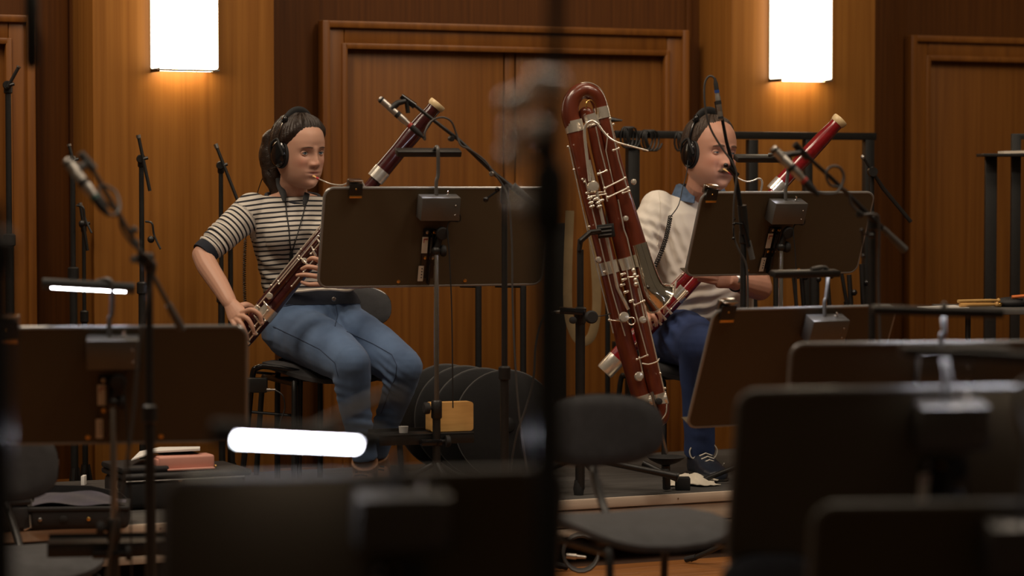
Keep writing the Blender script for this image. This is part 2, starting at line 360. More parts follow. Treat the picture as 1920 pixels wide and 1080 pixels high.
# ================================================================== music stands
def rect_pts(c, X, Y_, w, h): return [c-X*w/2-Y_*h/2, c+X*w/2-Y_*h/2, c+X*w/2+Y_*h/2, c-X*w/2+Y_*h/2]
def music_stand(px, py, D, yaw, tilt, label, zf, Wd=0.74, H=0.335, roll=0.0, colx=0.0, barx=-0.05, barz=0.115, bary=-0.03, baryaw=0.0, barroll=0.0, bartilt=0.0, led=True, tray=None, zclamp=None, ledw=0.012, cord=True, barL=0.22, arc=0.012, ledl=0.80):
    yaw = math.radians(yaw); tilt = math.radians(tilt)
    n = Vector((math.sin(yaw), -math.cos(yaw), 0)); r = Vector((math.cos(yaw), math.sin(yaw), 0))
    u = Z*math.cos(tilt)+n*math.sin(tilt); m = n*math.cos(tilt)-Z*math.sin(tilt)
    if roll:
        R = Matrix.Rotation(math.radians(roll), 3, m); r2 = R @ r; u2 = R @ u
    else: r2, u2 = r, u
    T = P(px, py, D); cx = T-u2*(H/2)
    piv = T-u2*(H*0.60)+r2*colx+m*0.045
    base = Vector((piv.x, piv.y, zf))
    t = thing('music_stand', label, 'music stand', base, 'orchestra music stands')
    desk = part('desk', MB().plate(rrect(cx, r2, u2, Wd, H, 0.032, 6), m, 0.003), 'desk', t)
    # folded rim along top and sides
    out = rrect(cx, r2, u2, Wd-0.004, H-0.004, 0.031, 6)
    part('rim', MB().tube([p-m*0.003 for p in out], 0.0056, 8, closed=True), 'rim', desk)
    part('ledge', MB().box(cx-u2*(H/2-0.002)-m*0.032, (Wd-0.03, 0.06, 0.003), (r2, m, u2), bevel=0.001), 'desk', t)
    for sx_ in (-0.24, 0.24): part('rivet', MB().lathe(cx-u2*(H/2-0.018)+r2*(sx_*Wd*0.62)+m*0.0012, m, [(0, 0.006), (0.002, 0.006), (0.003, 0.003)], 12), 'brass', desk)
    # lamp power box hung on the back of the desk
    bc = T-u2*0.058+m*0.03+r2*colx
    bx = part('lamp_box', MB().box(bc, (0.132, 0.052, 0.078), (r2, m, u2), bevel=0.003), 'boxpaint', t)
    part('lamp_switch', MB().lathe(bc+u2*0.039+r2*0.028, u2, [(0, 0.006), (0.005, 0.006), (0.006, 0.003), (0.016, 0.0035), (0.017, 0.001)], 10), 'chrome', bx)
    part('screw', MB().lathe(bc+r2*0.05+m*0.026+u2*0.012, m, [(0, 0.003), (0.0015, 0.002)], 8).lathe(bc+r2*0.05+m*0.026-u2*0.02, m, [(0, 0.003), (0.0015, 0.002)], 8), 'steel', bx)
    # gooseneck lamp bar above the desk
    by = yaw+math.radians(baryaw); br = Vector((math.cos(by), math.sin(by), 0)); bn = Vector((math.sin(by), -math.cos(by), 0))
    br = (br*math.cos(math.radians(barroll))+Z*math.sin(math.radians(barroll)))
    bu = bn.cross(br)*-1.0
    if bu.z < 0: bu = -bu
    bt = math.radians(bartilt); bd = bn*math.cos(bt)+bu*math.sin(bt); bu = bu*math.cos(bt)-bn*math.sin(bt)
    bb = T+Z*barz+n*bary+r*(barx+colx)
    g0 = T-u2*0.02+m*0.022+r2*(colx-0.008)
    gl = part('gooseneck', MB().tube(cat([g0, g0+Z*0.045, g0+Z*(barz*0.62)+r*0.006, T+Z*(barz+arc)+n*(0.016+arc*0.2)+r*(colx-0.004), bb+bu*0.014+br*0.02], 8), 0.0062, 10), 'boxpaint', t)  # paler than the black bar, lamp light put into its colour
    bar = part('lamp_bar', MB().box(bb, (barL, 0.036, 0.020), (br, bd, bu), bevel=0.004), 'black', t)
    if led: part('led_strip', MB().box(bb-bu*0.0093, (barL*ledl, ledw, 0.002), (br, bd, bu), bevel=0.0005), 'led', bar)
    # tilt bracket, stickers, knobs
    bp = T-u2*(H*0.60)+r2*colx+m*0.006
    br_ = part('bracket', MB().box(T-u2*(H*0.66)+r2*(colx-0.014)+m*0.008, (0.046, 0.006, H*0.5), (r2, m, u2), bevel=0.001).box(T-u2*(H*0.70)+r2*(colx-0.012)+m*0.02, (0.005, 0.026, H*0.52), (r2, m, u2), bevel=0.001), 'blackgloss', t)
    for k, (du, dr) in enumerate(((0.44, -0.024), (0.44, 0.0), (0.70, -0.024), (0.70, 0.0))):
        part('rivet', MB().lathe(T-u2*(H*du)+r2*(colx+dr)+m*0.011, m, [(0, 0.0062), (0.002, 0.006), (0.0035, 0.002)], 12), 'brass' if k % 3 else 'steel', br_)
    s1 = part('sticker', MB().box(T-u2*(H*0.57)+r2*(colx-0.030)+m*0.0115, (0.020, 0.0008, 0.055), (r2, m, u2)), 'sticker', br_, label='white paper sticker with red and grey print')
    part('print', MB().box(T-u2*(H*0.51)+r2*(colx-0.028)+m*0.0121, (0.014, 0.0005, 0.004), (r2, m, u2)).box(T-u2*(H*0.53)+r2*(colx-0.034)+m*0.0121, (0.003, 0.0005, 0.012), (r2, m, u2)), 'stickred', s1)
    s2 = part('sticker', MB().box(T-u2*(H*0.86)+r2*(colx-0.036)+m*0.0115, (0.018, 0.0008, 0.052), (r2, m, u2)), 'sticker', br_)
    mbp = MB()
    for k in range(4): mbp.box(T-u2*(H*(0.81+0.03*k))+r2*(colx-0.033)+m*0.0121, (0.004, 0.0005, 0.004), (r2, m, u2))
    part('print', mbp, 'rubber', s2)
    kp = T-u2*(H*0.42)+r2*(colx+0.014)+m*0.034
    part('knob', MB().lathe(kp, m, [(0, 0.008), (0.006, 0.021), (0.018, 0.022), (0.022, 0.019), (0.023, 0.004)], 18), 'rubber', t)
    part('pivot_arm', MB().tube([kp, piv], 0.011, 10).sphere(piv, 0.016), 'black', t)
    part('knob', MB().lathe(piv+r*0.012, r, [(0, 0.01), (0.006, 0.018), (0.012, 0.02), (0.018, 0.018), (0.019, 0.003)], 16), 'rubber', t)
    # column
    zc = zclamp if zclamp is not None else zf+0.30
    part('inner_tube', MB().tube([ground(piv, zc-0.05), piv], 0.0085, 14), 'chrome', t)
    part('clamp_collar', MB().lathe(ground(piv, zc-0.035), Z, [(0, 0.015), (0.004, 0.018), (0.055, 0.018), (0.06, 0.014)], 16), 'black', t)
    part('knob', MB().lathe(ground(piv, zc)-r*0.016, -r, [(0, 0.006), (0.008, 0.006), (0.010, 0.019), (0.024, 0.020), (0.028, 0.016), (0.029, 0.003)], 16), 'rubber', t)
    part('outer_tube', MB().tube([ground(piv, zf+0.06), ground(piv, zc)], 0.0135, 14), 'black', t)
    for k in range(3):
        a = math.radians(30+120*k)+yaw; d = Vector((math.cos(a), math.sin(a), 0))
        lg = part('leg', MB().tube(cat([ground(piv, zf+0.13)+d*0.012, ground(piv, zf+0.07)+d*0.13, ground(piv, zf+0.012)+d*0.27], 4), 0.009, 10), 'black', t)
        part('foot', MB().tube([ground(piv, zf+0.016)+d*0.25, ground(piv, zf+0.011)+d*0.285], 0.011, 10), 'rubber', lg)
    if cord:
        q0 = bc+r2*0.045-u2*0.03+m*0.02
        part('lamp_cord', MB().tube(cat([q0+u2*0.02, q0+r2*0.022+u2*0.012, q0+r2*0.024-u2*0.012, q0-u2*0.02-r2*0.015, q0-Z*0.12-r2*0.012, q0-Z*0.3-r2*0.004, ground(q0, max(zf+0.01, q0.z-0.62))], 6), 0.0022, 6), 'bcable', t)
    if tray:
        zt, x0, x1 = tray; c0 = ground(piv, zt)
        tr = part('accessory_tray', MB().box(c0-n*0.08+r*((x0+x1)/2), (x1-x0, 0.13, 0.006), (r, n, Z), bevel=0.001).box(c0-n*0.018+r*((x0+x1)/2)-Z*0.012, (x1-x0, 0.006, 0.036), (r, n, Z), bevel=0.001).box(c0-n*0.144+r*((x0+x1)/2)+Z*0.004, (x1-x0, 0.004, 0.02), (r, n, Z)), 'black', t)
        part('tray_clamp', MB().box(c0-Z*0.022-r*0.02, (0.07, 0.03, 0.02), (r, n, Z), bevel=0.003), 'blackgloss', t)
        part('tray_knob', MB().lathe(c0-Z*0.02+r*0.016, r, [(0, 0.006), (0.012, 0.006), (0.014, 0.019), (0.026, 0.02), (0.03, 0.016)], 16), 'rubber', t)
    return t, dict(T=T, r=r2, u=u2, m=m, n=n, piv=piv, H=H, W=Wd)
sW, iW = music_stand(824, 352, 8.60, 20, 15, 'black music stand in front of the seated woman, wooden block on its tray', STAGE, Wd=0.775, colx=-0.008, barx=-0.02, barz=0.115, H=0.335, zclamp=0.52, tray=(0.430, -0.19, 0.135), bartilt=-24)
sM, iM = music_stand(1482, 361, 9.15, 27, 22, 'black music stand in front of the man, beside the slanted mic boom', STAGE, Wd=0.71, H=0.31, barx=-0.075, colx=-0.02, barz=0.118, zclamp=0.45, bartilt=-24)
sA, iA = music_stand(232, 613, 6.75, 8, 14, 'black music stand at left with lit lamp bar, below the grey boom microphone', 0.0, Wd=0.63, H=0.315, colx=-0.028, barx=-0.06, barz=0.105, barroll=-3.5, bartilt=24, bary=0.005, zclamp=0.37, tray=(0.325, -0.17, 0.13), ledw=0.008, barL=0.235)
sC, iC = music_stand(690, 888, 3.75, 14, 12, 'blurred near music stand at centre with brightly lit lamp bar', 0.0, Wd=0.585, H=0.33, roll=0, colx=0.045, barx=-0.152, barz=0.058, bary=0.03, baryaw=0, barroll=-4, bartilt=44, ledw=0.015, barL=0.245, ledl=0.70, arc=0.055)
sD, iD = music_stand(1515, 577, 8.0, 27, 24, 'black music stand between the man and the blurred stands, gold clip on its corner', 0.0, Wd=0.66, H=0.40, roll=0, colx=0.06, barx=-0.09, barz=0.105, bary=0.03, barL=0.235, bartilt=-10)
sE, iE = music_stand(1790, 642, 6.3, 8, 14, 'blurred music stand at right with pale lamp box, behind the two nearest', 0.0, Wd=0.80, H=0.33, colx=-0.03, barx=-0.02, barz=0.075, bary=0.022, baryaw=0, barroll=-2, barL=0.32, bartilt=-5)
sF_, iF = music_stand(1775, 727, 4.75, 12, 14, 'large blurred music stand at right, its top edge shining pale blue', 0.0, Wd=0.78, H=0.33, roll=0, colx=0.0, barx=0.085, barz=0.058, bary=0.024, barroll=-4, barL=0.36, bartilt=-5)
sG, iG = music_stand(1900, 943, 3.9, 5, 14, 'nearest blurred music stand in the bottom right corner', 0.0, Wd=0.60, H=0.33, colx=0.02, barz=0.17, barx=0.20, bary=0.04)
# page clips on the stand corners
def page_clip(info, dx, label, s=1.0):
    T, r, u, m = info['T'], info['r'], info['u'], info['m']; c = T+r*dx
    t = thing('page_clip', label, 'clip', c-u*0.03, 'page clips on the music stands')
    part('clip_plate', MB().box(c-u*0.004*s+m*0.010, (0.044*s, 0.005, 0.040*s), (r, m, u), bevel=0.001), 'black', t)
    part('clip_lip', MB().box(c-u*0.027*s+m*0.011, (0.042*s, 0.007, 0.008*s), (r, m, u), bevel=0.001), 'brass', t)
    part('rivet', MB().lathe(c-u*0.002*s+m*0.0125, m, [(0, 0.003), (0.0015, 0.002)], 10), 'brass', t)
    part('clip_jaw', MB().box(c+u*0.010*s-m*0.012, (0.050*s, 0.012, 0.030*s), (r, m, u), bevel=0.002), 'steel', t)
    part('clip_bar', MB().box(c+u*0.026*s-m*0.001, (0.044*s, 0.03, 0.003), (r, m, u), bevel=0.001), 'chrome', t)
page_clip(iW, -0.286, 'square dark clip with brass lip on the woman\'s music stand')
page_clip(iM, -0.322, 'square dark clip with brass lip on the man\'s music stand')
page_clip(iD, -0.288, 'gold-lipped clip on the corner of the stand below the man\'s stand', 1.15)
page_clip(iA, -0.292, 'blurred clip at the left edge of the picture on a music stand', 1.2)

# ================================================================== chairs
def chair(back_c, seat_c, yaw, label, zf, bw=0.38, bh=0.20, sw=0.43, sd=0.40, frame_r=0.010):
    yaw = math.radians(yaw); f = Vector((math.sin(yaw), -math.cos(yaw), 0)); r = Vector((math.cos(yaw), math.sin(yaw), 0))
    t = thing('orchestra_chair', label, 'chair', ground(seat_c, zf), 'orchestra chairs')
    # backrest: curved padded shell
    def shell(c, w, h, fw, up, th, curve, exp, dip=0.0):
        N = 28; K = 7; rings = []
        rows = []
        for side in (1, -1):
            layer = []
            for i in range(K+1):
                q = (i/K)
                ring = []
                for k in range(N):
                    a = 2*math.pi*k/N; ca, sa = math.cos(a), math.sin(a)
                    x = abs(ca)**(2/exp)*(1 if ca >= 0 else -1)*w/2*q; y = abs(sa)**(2/exp)*(1 if sa >= 0 else -1)*h/2*q
                    d = curve*(2*x/w)**2 - dip*max(0.0, 2*y/h)**2
                    thick = th/2*math.sqrt(max(0.0, 1-(q*0.985)**6))
                    ring.append(c+r*x+up*y+fw*(d+side*thick))
                layer.append(ring)
            rows.append(layer)
        return rows[0][1:][::1], rows[1][1:]
    def addshell(mb, c, w, h, fw, up, th, curve, exp, dip=0.0):
        A, B = shell(c, w, h, fw, up, th, curve, exp, dip)
        mb.ringloft(A+list(reversed(B)))
        return mb
    ub = (Z-f*0.10).normalized(); fb = f
    part('backrest', addshell(MB(), back_c, bw, bh, fb, ub, 0.026, 0.035, 2.7), 'chairblk', t)
    part('backrest_rim', MB().tube([back_c-fb*0.004+r*(abs(math.cos(a))**(2/2.7)*math.copysign(1, math.cos(a))*bw/2*0.995)+ub*(abs(math.sin(a))**(2/2.7)*math.copysign(1, math.sin(a))*bh/2*0.995)+fb*(0.035*(abs(math.cos(a))**(2/2.7))**2) for a in [2*math.pi*k/36 for k in range(36)]], 0.0045, 6, closed=True), 'blackgloss', t)
    part('seat', addshell(MB(), seat_c, sw, sd, Z, f, 0.045, 0.018, 3.2, 0.03), 'chairblk', t)
    part('back_strut', MB().tube(cat([back_c-fb*0.02-ub*0.02, back_c-fb*0.035-Z*(bh*0.5), seat_c-f*(sd*0.52)+Z*0.03, seat_c-f*(sd*0.35)-Z*0.03], 6), 0.011, 10), 'black', t)
    for sgn in (-1, 1):
        top_f = seat_c+r*(sgn*sw*0.40)+f*(sd*0.36)-Z*0.035; top_b = seat_c+r*(sgn*sw*0.40)-f*(sd*0.40)-Z*0.035
        part('seat_rail', MB().tube(cat([top_f+f*0.0, (top_f+top_b)/2, top_b], 4), frame_r, 10), 'black', t)
        part('leg', MB().tube(cat([top_f, top_f+f*0.03-Z*0.03+r*sgn*0.008, ground(top_f+f*0.06+r*sgn*0.02, zf+0.008)], 5), frame_r, 10), 'black', t)
        part('leg', MB().tube(cat([top_b, top_b-f*0.03-Z*0.03+r*sgn*0.008, ground(top_b-f*0.07+r*sgn*0.02, zf+0.008)], 5), frame_r, 10), 'black', t)
    part('cross_bar', MB().tube([seat_c+r*(sw*0.40)-f*(sd*0.1)-Z*0.035, seat_c-r*(sw*0.40)-f*(sd*0.1)-Z*0.035], frame_r, 8), 'black', t)
    return t
chair(P(1122, 806, 6.72), P(1200, 988, 6.40), 25, 'empty charcoal upholstered chair in front of the contrabassoon', 0.0, bw=0.34, bh=0.178, sw=0.40, sd=0.38)
chair(P(15, 872, 7.42), P(58, 1050, 7.14), 20, 'charcoal chair at the left edge behind the lamp-lit stand', 0.0, bw=0.27, bh=0.2, sw=0.38)
chair(P(1440, 1106, 4.75), P(1490, 1330, 4.4), 15, 'blurred chair back poking up at the bottom edge between two near stands', 0.0, bw=0.20, bh=0.13, sw=0.36, sd=0.34)
chair(P(640, 577, 9.62), P(617, 692, 9.24), 22, 'black chair the woman in the striped top sits on', STAGE, bw=0.36, bh=0.16, sw=0.44, sd=0.42)
chair(P(1300, 560, 10.02), P(1290, 690, 9.72), 22, 'black chair the man in the white shirt sits on', STAGE, bw=0.38, bh=0.18, sw=0.44, sd=0.42)
# bent tube side stand with headphone amplifier box beside the woman's chair
t = thing('tube_frame_rack', 'low black bent tube frame beside the woman\'s chair', 'frame', ground(P(505, 800, 9.05), STAGE))
part('frame_loop', MB().tube(cat([ground(P(452, 880, 9.0), STAGE+0.01), P(466, 780, 9.02), P(474, 702, 9.02), P(482, 690, 9.02), P(498, 687, 9.03), P(530, 692, 9.04), P(556, 697, 9.05), P(562, 705, 9.05), P(562, 760, 9.05), ground(P(560, 860, 9.05), STAGE+0.01)], 5), 0.0105, 10), 'blackgloss', t)
part('frame_loop', MB().tube(cat([ground(P(520, 860, 9.25), STAGE+0.01), P(520, 780, 9.27), P(522, 690, 9.27), P(530, 676, 9.27), P(570, 672, 9.28), P(596, 682, 9.28), P(600, 720, 9.28), ground(P(600, 860, 9.28), STAGE+0.01)], 5), 0.0105, 10), 'blackgloss', t)
part('cross_bar', MB().tube([P(466, 772, 9.02), P(560, 780, 9.05)], 0.005, 8), 'blackgloss', t)
part('cross_bar', MB().tube([P(478, 698, 9.02), P(520, 702, 9.27)], 0.005, 8), 'blackgloss', t)
part('cross_bar', MB().tube([P(562, 705, 9.05), P(598, 700, 9.28)], 0.005, 8), 'blackgloss', t)
part('cross_bar', MB().tube([P(562, 830, 9.05), P(600, 826, 9.28)], 0.005, 8), 'blackgloss', t)
t = thing('headphone_amplifier', 'small black box clipped to the tube frame by the woman\'s chair', 'audio box', P(478, 740, 9.0))
part('casing', MB().box(P(477, 722, 8.985), (0.088, 0.045, 0.05), bevel=0.004), 'black', t)
part('jack_plug', MB().lathe(P(500, 731, 8.97), (1, 0, 0), [(0, 0.006), (0.012, 0.006), (0.013, 0.004), (0.03, 0.004)], 10), 'steel', t)
part('cable', MB().tube(cat([P(516, 731, 8.97), P(530, 742, 8.97), P(534, 765, 8.99), P(526, 790, 9.0), P(518, 830, 9.02)], 6), 0.0025, 6), 'cable', t)
# ================================================================== microphone stands
def tripod(t, p, zf, h=0.10, L=0.26, yaw=0.4, r=0.008):
    for k in range(3):
        a = yaw+2*math.pi*k/3; d = Vector((math.cos(a), math.sin(a), 0))
        lg = part('leg', MB().tube([ground(p, zf+h)+d*0.01, ground(p, zf+0.012)+d*L], r, 8), 'black', t)
        part('foot', MB().tube([ground(p, zf+0.022)+d*(L*0.9), ground(p, zf+0.011)+d*(L+0.02)], r*1.25, 8), 'rubber', lg)
def pole(t, p_top, zf, segs):
    """segs: list of (z_fraction_or_z_top, radius, material) from the ground up"""
    z = zf+0.05
    for zt, r, m in segs:
        part('pole', MB().tube([ground(p_top, z), ground(p_top, zt)], r, 12), m, t)
        part('collar', MB().lathe(ground(p_top, zt-0.03), Z, [(0, r*1.1), (0.004, r*1.45), (0.04, r*1.45), (0.045, r*1.0)], 12), 'black', t)
        z = zt-0.02
def clutch(t, p, d, r=0.016, handle=True):
    part('clutch', MB().lathe(Vector(p)-Vector(d).normalized()*0.014, d, [(0, r*0.8), (0.004, r), (0.024, r), (0.028, r*0.8)], 16), 'black', t)
    if handle:
        d = Vector(d).normalized(); h = part('clutch_handle', MB().tube([Vector(p)+d*0.01, Vector(p)+d*0.05-Z*0.02], 0.0035, 8), 'steel', t)
        part('clutch_grip', MB().sphere(Vector(p)+d*0.052-Z*0.021, 0.008), 'black', h)
def pencil_mic(label, a, b, ring, r=0.0105, group='boom microphones'):
    """a = capsule end, b = connector end (world points)"""
    a, b = Vector(a), Vector(b); d = (b-a); L = d.length; d.normalize()
    t = thing('microphone', label, 'microphone', a+d*L*0.5, group)
    part('capsule', MB().lathe(a, d, [(0, r*0.75), (0.004, r*0.95), (0.010, r), (L*0.22, r)], 18), 'nickel', t)
    part('grille', MB().lathe(a+d*0.006, d, [(0, r*1.02), (0.007, r*1.02)], 18), 'rubber', t)
    part('mic_body', MB().lathe(a+d*(L*0.22), d, [(0, r*0.92), (0.003, r*1.05), (L*0.36, r*1.05), (L*0.40, r*0.9), (L*0.46, r*0.85)], 18), 'nickel', t)
    part('band', MB().lathe(a+d*(L*0.40), d, [(0, r*1.12), (0.012, r*1.12)], 18), 'rubber', t)
    part('colour_ring', MB().lathe(a+d*(L*0.68), d, [(0, r*0.92), (0.010, r*0.92)], 16), ring, t)
    part('connector', MB().lathe(a+d*(L*0.68+0.010), d, [(0, r*0.9), (L*0.16, r*0.85), (L*0.24, r*0.55), (L*0.30, r*0.35)], 16), 'rubber', t)
    return t
# --- left microphone on slanting boom
Dm = 6.35
t = thing('microphone_stand', 'grey boom microphone stand rising in front of the left music stand', 'mic stand', ground(P(279, 700, Dm), 0.0), 'microphone stands')
ptop = P(279, 480, Dm); pole(t, ptop, 0.0, [(P(279, 770, Dm).z, 0.0125, 'black'), (P(279, 486, Dm).z, 0.0095, 'black')]); tripod(t, ptop, 0.0)
part('boom', MB().tube([P(162, 298, Dm-0.15), P(252, 452, Dm-0.03), P(338, 612, Dm+0.12)], 0.0060, 10), 'grey_rubber', t)
part('counterweight', MB().tube([P(316, 572, Dm+0.09), P(341, 618, Dm+0.125)], [0.009, 0.0125, 0.0125, 0.011], 12), 'grey_rubber', t)
part('boom_head', MB().tube([P(150, 287, Dm-0.15), P(176, 318, Dm-0.14)], [0.009, 0.013, 0.011], 12), 'grey_rubber', t)
part('mic_clip', MB().tube([P(128, 312, Dm-0.17), P(152, 318, Dm-0.165)], 0.0135, 12).tube([P(150, 318, Dm-0.165), P(162, 306, Dm-0.155)], 0.008, 8), 'grey_rubber', t)
clutch(t, P(268, 485, Dm-0.02), (0.2, -1, 0), 0.017, False)
for q in ((257, 432), (260, 456), (257, 487)):
    part('wing_nut', MB().lathe(P(q[0], q[1], Dm-0.03), (-0.5, -0.9, 0.1), [(0, 0.005), (0.01, 0.006), (0.012, 0.010), (0.017, 0.008)], 10), 'grey_rubber', t)
pencil_mic('silver pencil microphone with green ring at upper left', P(124, 300, Dm-0.17), P(200, 400, Dm-0.20), 'greenring', 0.0125)
single('microphone_cable', MB().tube(cat([P(196, 396, Dm-0.2), P(212, 404, Dm-0.2), P(224, 392, Dm-0.18), P(218, 362, Dm-0.15), P(196, 348, Dm-0.14), P(184, 356, Dm-0.15), P(196, 378, Dm-0.16), P(222, 400, Dm-0.12), P(228, 428, Dm-0.1), P(246, 456, Dm-0.06), P(282, 486, Dm-0.03), P(291, 500, Dm-0.03), P(281, 540, Dm-0.03), P(262, 640, Dm-0.04), P(250, 780, Dm-0.05), P(232, 900, Dm-0.06), P(212, 1000, Dm-0.06), P(196, 1120, Dm-0.05), ground(P(180, 1250, Dm-0.05), 0.004), ground(P(60, 1250, Dm+0.1), 0.004)], 6), 0.0038, 8), 'cable', 'grey cable looping from the upper left microphone down its stand', 'cable', ground(P(212, 1000, Dm), 0))
# --- woman's microphone
Dw = 8.42
t = thing('microphone_stand', 'black boom microphone stand beside the woman\'s music stand', 'mic stand', ground(P(945, 700, Dw), 0.0), 'microphone stands')
ptop = P(946, 362, Dw); pole(t, ptop, 0.0, [(P(946, 695, Dw).z, 0.0135, 'black'), (P(946, 364, Dw).z, 0.0095, 'black')]); tripod(t, ptop, 0.0, L=0.2)
part('boom', MB().tube([P(765, 188, Dw-0.06), P(860, 262, Dw-0.04), P(930, 328, Dw-0.025), P(1000, 382, Dw)], [0.0058, 0.0062, 0.0075, 0.0085], 10), 'black', t)
part('counterweight', MB().tube([P(962, 348, Dw-0.015), P(1006, 386, Dw)], [0.011, 0.0125, 0.012, 0.009], 12), 'black', t)
part('boom_head', MB().tube([P(752, 180, Dw-0.065), P(778, 199, Dw-0.06)], [0.009, 0.014, 0.011], 12), 'blackgloss', t)
part('mic_clip', MB().tube([P(733, 205, Dw-0.09), P(746, 193, Dw-0.085), P(760, 190, Dw-0.075)], [0.013, 0.010, 0.008], 10).tube([P(762, 190, Dw-0.07), P(765, 212, Dw-0.07)], 0.007, 8), 'black', t)
clutch(t, P(846, 260, Dw-0.05), (0.3, -1, 0), 0.009, False)
part('wing_nut', MB().lathe(P(924, 326, Dw-0.03), (-0.3, -1, 0), [(0, 0.008), (0.012, 0.009), (0.016, 0.006)], 10), 'steel', t)
part('clutch_handle', MB().tube([P(936, 356, Dw-0.01), P(911, 373, Dw-0.03)], 0.0035, 8).sphere(P(911, 374, Dw-0.03), 0.009).sphere(P(932, 355, Dw-0.015), 0.008), 'blackgloss', t)
part('clutch', MB().tube([P(946, 368, Dw), P(948, 344, Dw-0.012)], 0.013, 12), 'black', t)
pencil_mic('silver pencil microphone with red ring beside the woman\'s bassoon bell', P(711, 184, Dw-0.09), P(792, 256, Dw-0.09), 'redring', 0.0105)
single('microphone_cable', MB().tube(cat([P(790, 254, Dw-0.09), P(797, 262, Dw-0.09), P(797, 248, Dw-0.09), P(808, 228, Dw-0.08), P(828, 220, Dw-0.07), P(846, 228, Dw-0.06), P(856, 252, Dw-0.05), P(864, 272, Dw-0.055), P(880, 280, Dw-0.05), P(908, 300, Dw-0.04), P(926, 324, Dw-0.04), P(944, 350, Dw-0.03), P(954, 380, Dw-0.03), P(960, 460, Dw-0.03), P(961, 560, Dw-0.03), P(966, 680, Dw-0.03), P(974, 780, Dw-0.03), P(988, 880, Dw-0.03), P(1000, 940, Dw-0.06), ground(P(1010, 1000, Dw-0.1), 0.004)], 5), 0.0032, 8), 'cable', 'thin dark cable running from the woman\'s microphone down the boom stand', 'cable', ground(P(970, 900, Dw), 0))
# --- man's microphone on a steep boom crossing his face
Dn = 8.55
t = thing('microphone_stand', 'slim black microphone stand crossing the man\'s face and desk', 'mic stand', ground(P(1394, 700, Dn), 0.0), 'microphone stands')
ptop = P(1394, 400, Dn); pole(t, ptop, 0.0, [(P(1394, 760, Dn).z, 0.0135, 'black'), (P(1394, 440, Dn).z, 0.0100, 'black')]); tripod(t, ptop, 0.0, L=0.2)
part('boom', MB().tube([P(1349, 196, Dn-0.05), P(1362, 265, Dn-0.045), P(1376, 318, Dn-0.04), P(1384, 360, Dn-0.035), P(1392, 410, Dn-0.03), P(1404, 462, Dn-0.02)], [0.0052, 0.0056, 0.0085, 0.0075, 0.0085], 10), 'blackgloss', t)
part('boom_joint', MB().tube([P(1366, 314, Dn-0.055), P(1382, 330, Dn-0.045)], [0.009, 0.013, 0.011], 12).sphere(P(1361, 310, Dn-0.06), 0.008), 'blackgloss', t)
part('clutch', MB().tube([P(1391, 385, Dn-0.03), P(1396, 438, Dn-0.015)], 0.0155, 12), 'black', t)
part('clutch_handle', MB().tube([P(1378, 418, Dn-0.04), P(1392, 420, Dn-0.04)], 0.0035, 8).sphere(P(1376, 411, Dn-0.045), 0.0055).sphere(P(1376, 420, Dn-0.045), 0.0055).sphere(P(1375, 447, Dn-0.045), 0.0055).tube([P(1376, 411, Dn-0.045), P(1375, 447, Dn-0.045)], 0.002, 6), 'blackgloss', t)
part('counterweight', MB().tube([P(1403, 452, Dn-0.02), P(1411, 486, Dn-0.01)], [0.009, 0.011, 0.011, 0.009], 12), 'grey_rubber', t)
part('mic_clip', MB().tube([P(1345, 190, Dn-0.055), P(1349, 212, Dn-0.05)], 0.011, 10), 'blackgloss', t)
pencil_mic('black slim microphone with blue ring above the man\'s head', P(1352, 226, Dn-0.065), P(1341, 150, Dn-0.065), 'bluering', 0.0085)
single('microphone_cable', MB().tube(cat([P(1342, 158, Dn-0.065), P(1338, 145, Dn-0.065), P(1328, 144, Dn-0.065), P(1321, 160, Dn-0.065), P(1322, 200, Dn-0.065), P(1332, 240, Dn-0.06), P(1352, 275, Dn-0.055), P(1374, 306, Dn-0.055), P(1381, 330, Dn-0.055), P(1376, 380, Dn-0.055), P(1376, 440, Dn-0.04), P(1386, 470, Dn-0.035), P(1400, 500, Dn-0.025), P(1402, 560, Dn-0.025), P(1400, 700, Dn-0.025), P(1402, 900, Dn-0.03), ground(P(1420, 1000, Dn-0.1), 0.004)], 5), 0.0034, 8), 'cable', 'dark cable looping over the microphone above the man\'s head', 'cable', ground(P(1400, 900, Dn), 0))
# --- right microphone
Dr = 7.35
t = thing('microphone_stand', 'grey boom microphone stand in front of the man\'s music stand on the right', 'mic stand', ground(P(1638, 700, Dr), 0.0), 'microphone stands')
ptop = P(1636, 410, Dr); pole(t, ptop, 0.0, [(P(1636, 650, Dr).z, 0.0135, 'black'), (P(1636, 412, Dr).z, 0.010, 'black')]); tripod(t, ptop, 0.0)
part('boom', MB().tube([P(1496, 278, Dr-0.1), P(1560, 335, Dr-0.06), P(1620, 395, Dr-0.025), P(1698, 470, Dr+0.04)], [0.0056, 0.006, 0.0075, 0.008], 10), 'black', t)
part('counterweight', MB().tube([P(1655, 428, Dr), P(1696, 469, Dr+0.04)], [0.008, 0.0135, 0.0135, 0.0135, 0.012], 12), 'grey_rubber', t)
part('boom_head', MB().tube([P(1490, 270, Dr-0.105), P(1514, 296, Dr-0.09)], [0.010, 0.014, 0.010], 12), 'black', t)
part('mic_clip', MB().tube([P(1462, 300, Dr-0.13), P(1480, 290, Dr-0.12), P(1500, 287, Dr-0.11)], [0.014, 0.010, 0.008], 10), 'black', t)
clutch(t, P(1612, 402, Dr-0.04), (-0.3, -1, 0), 0.010, False)
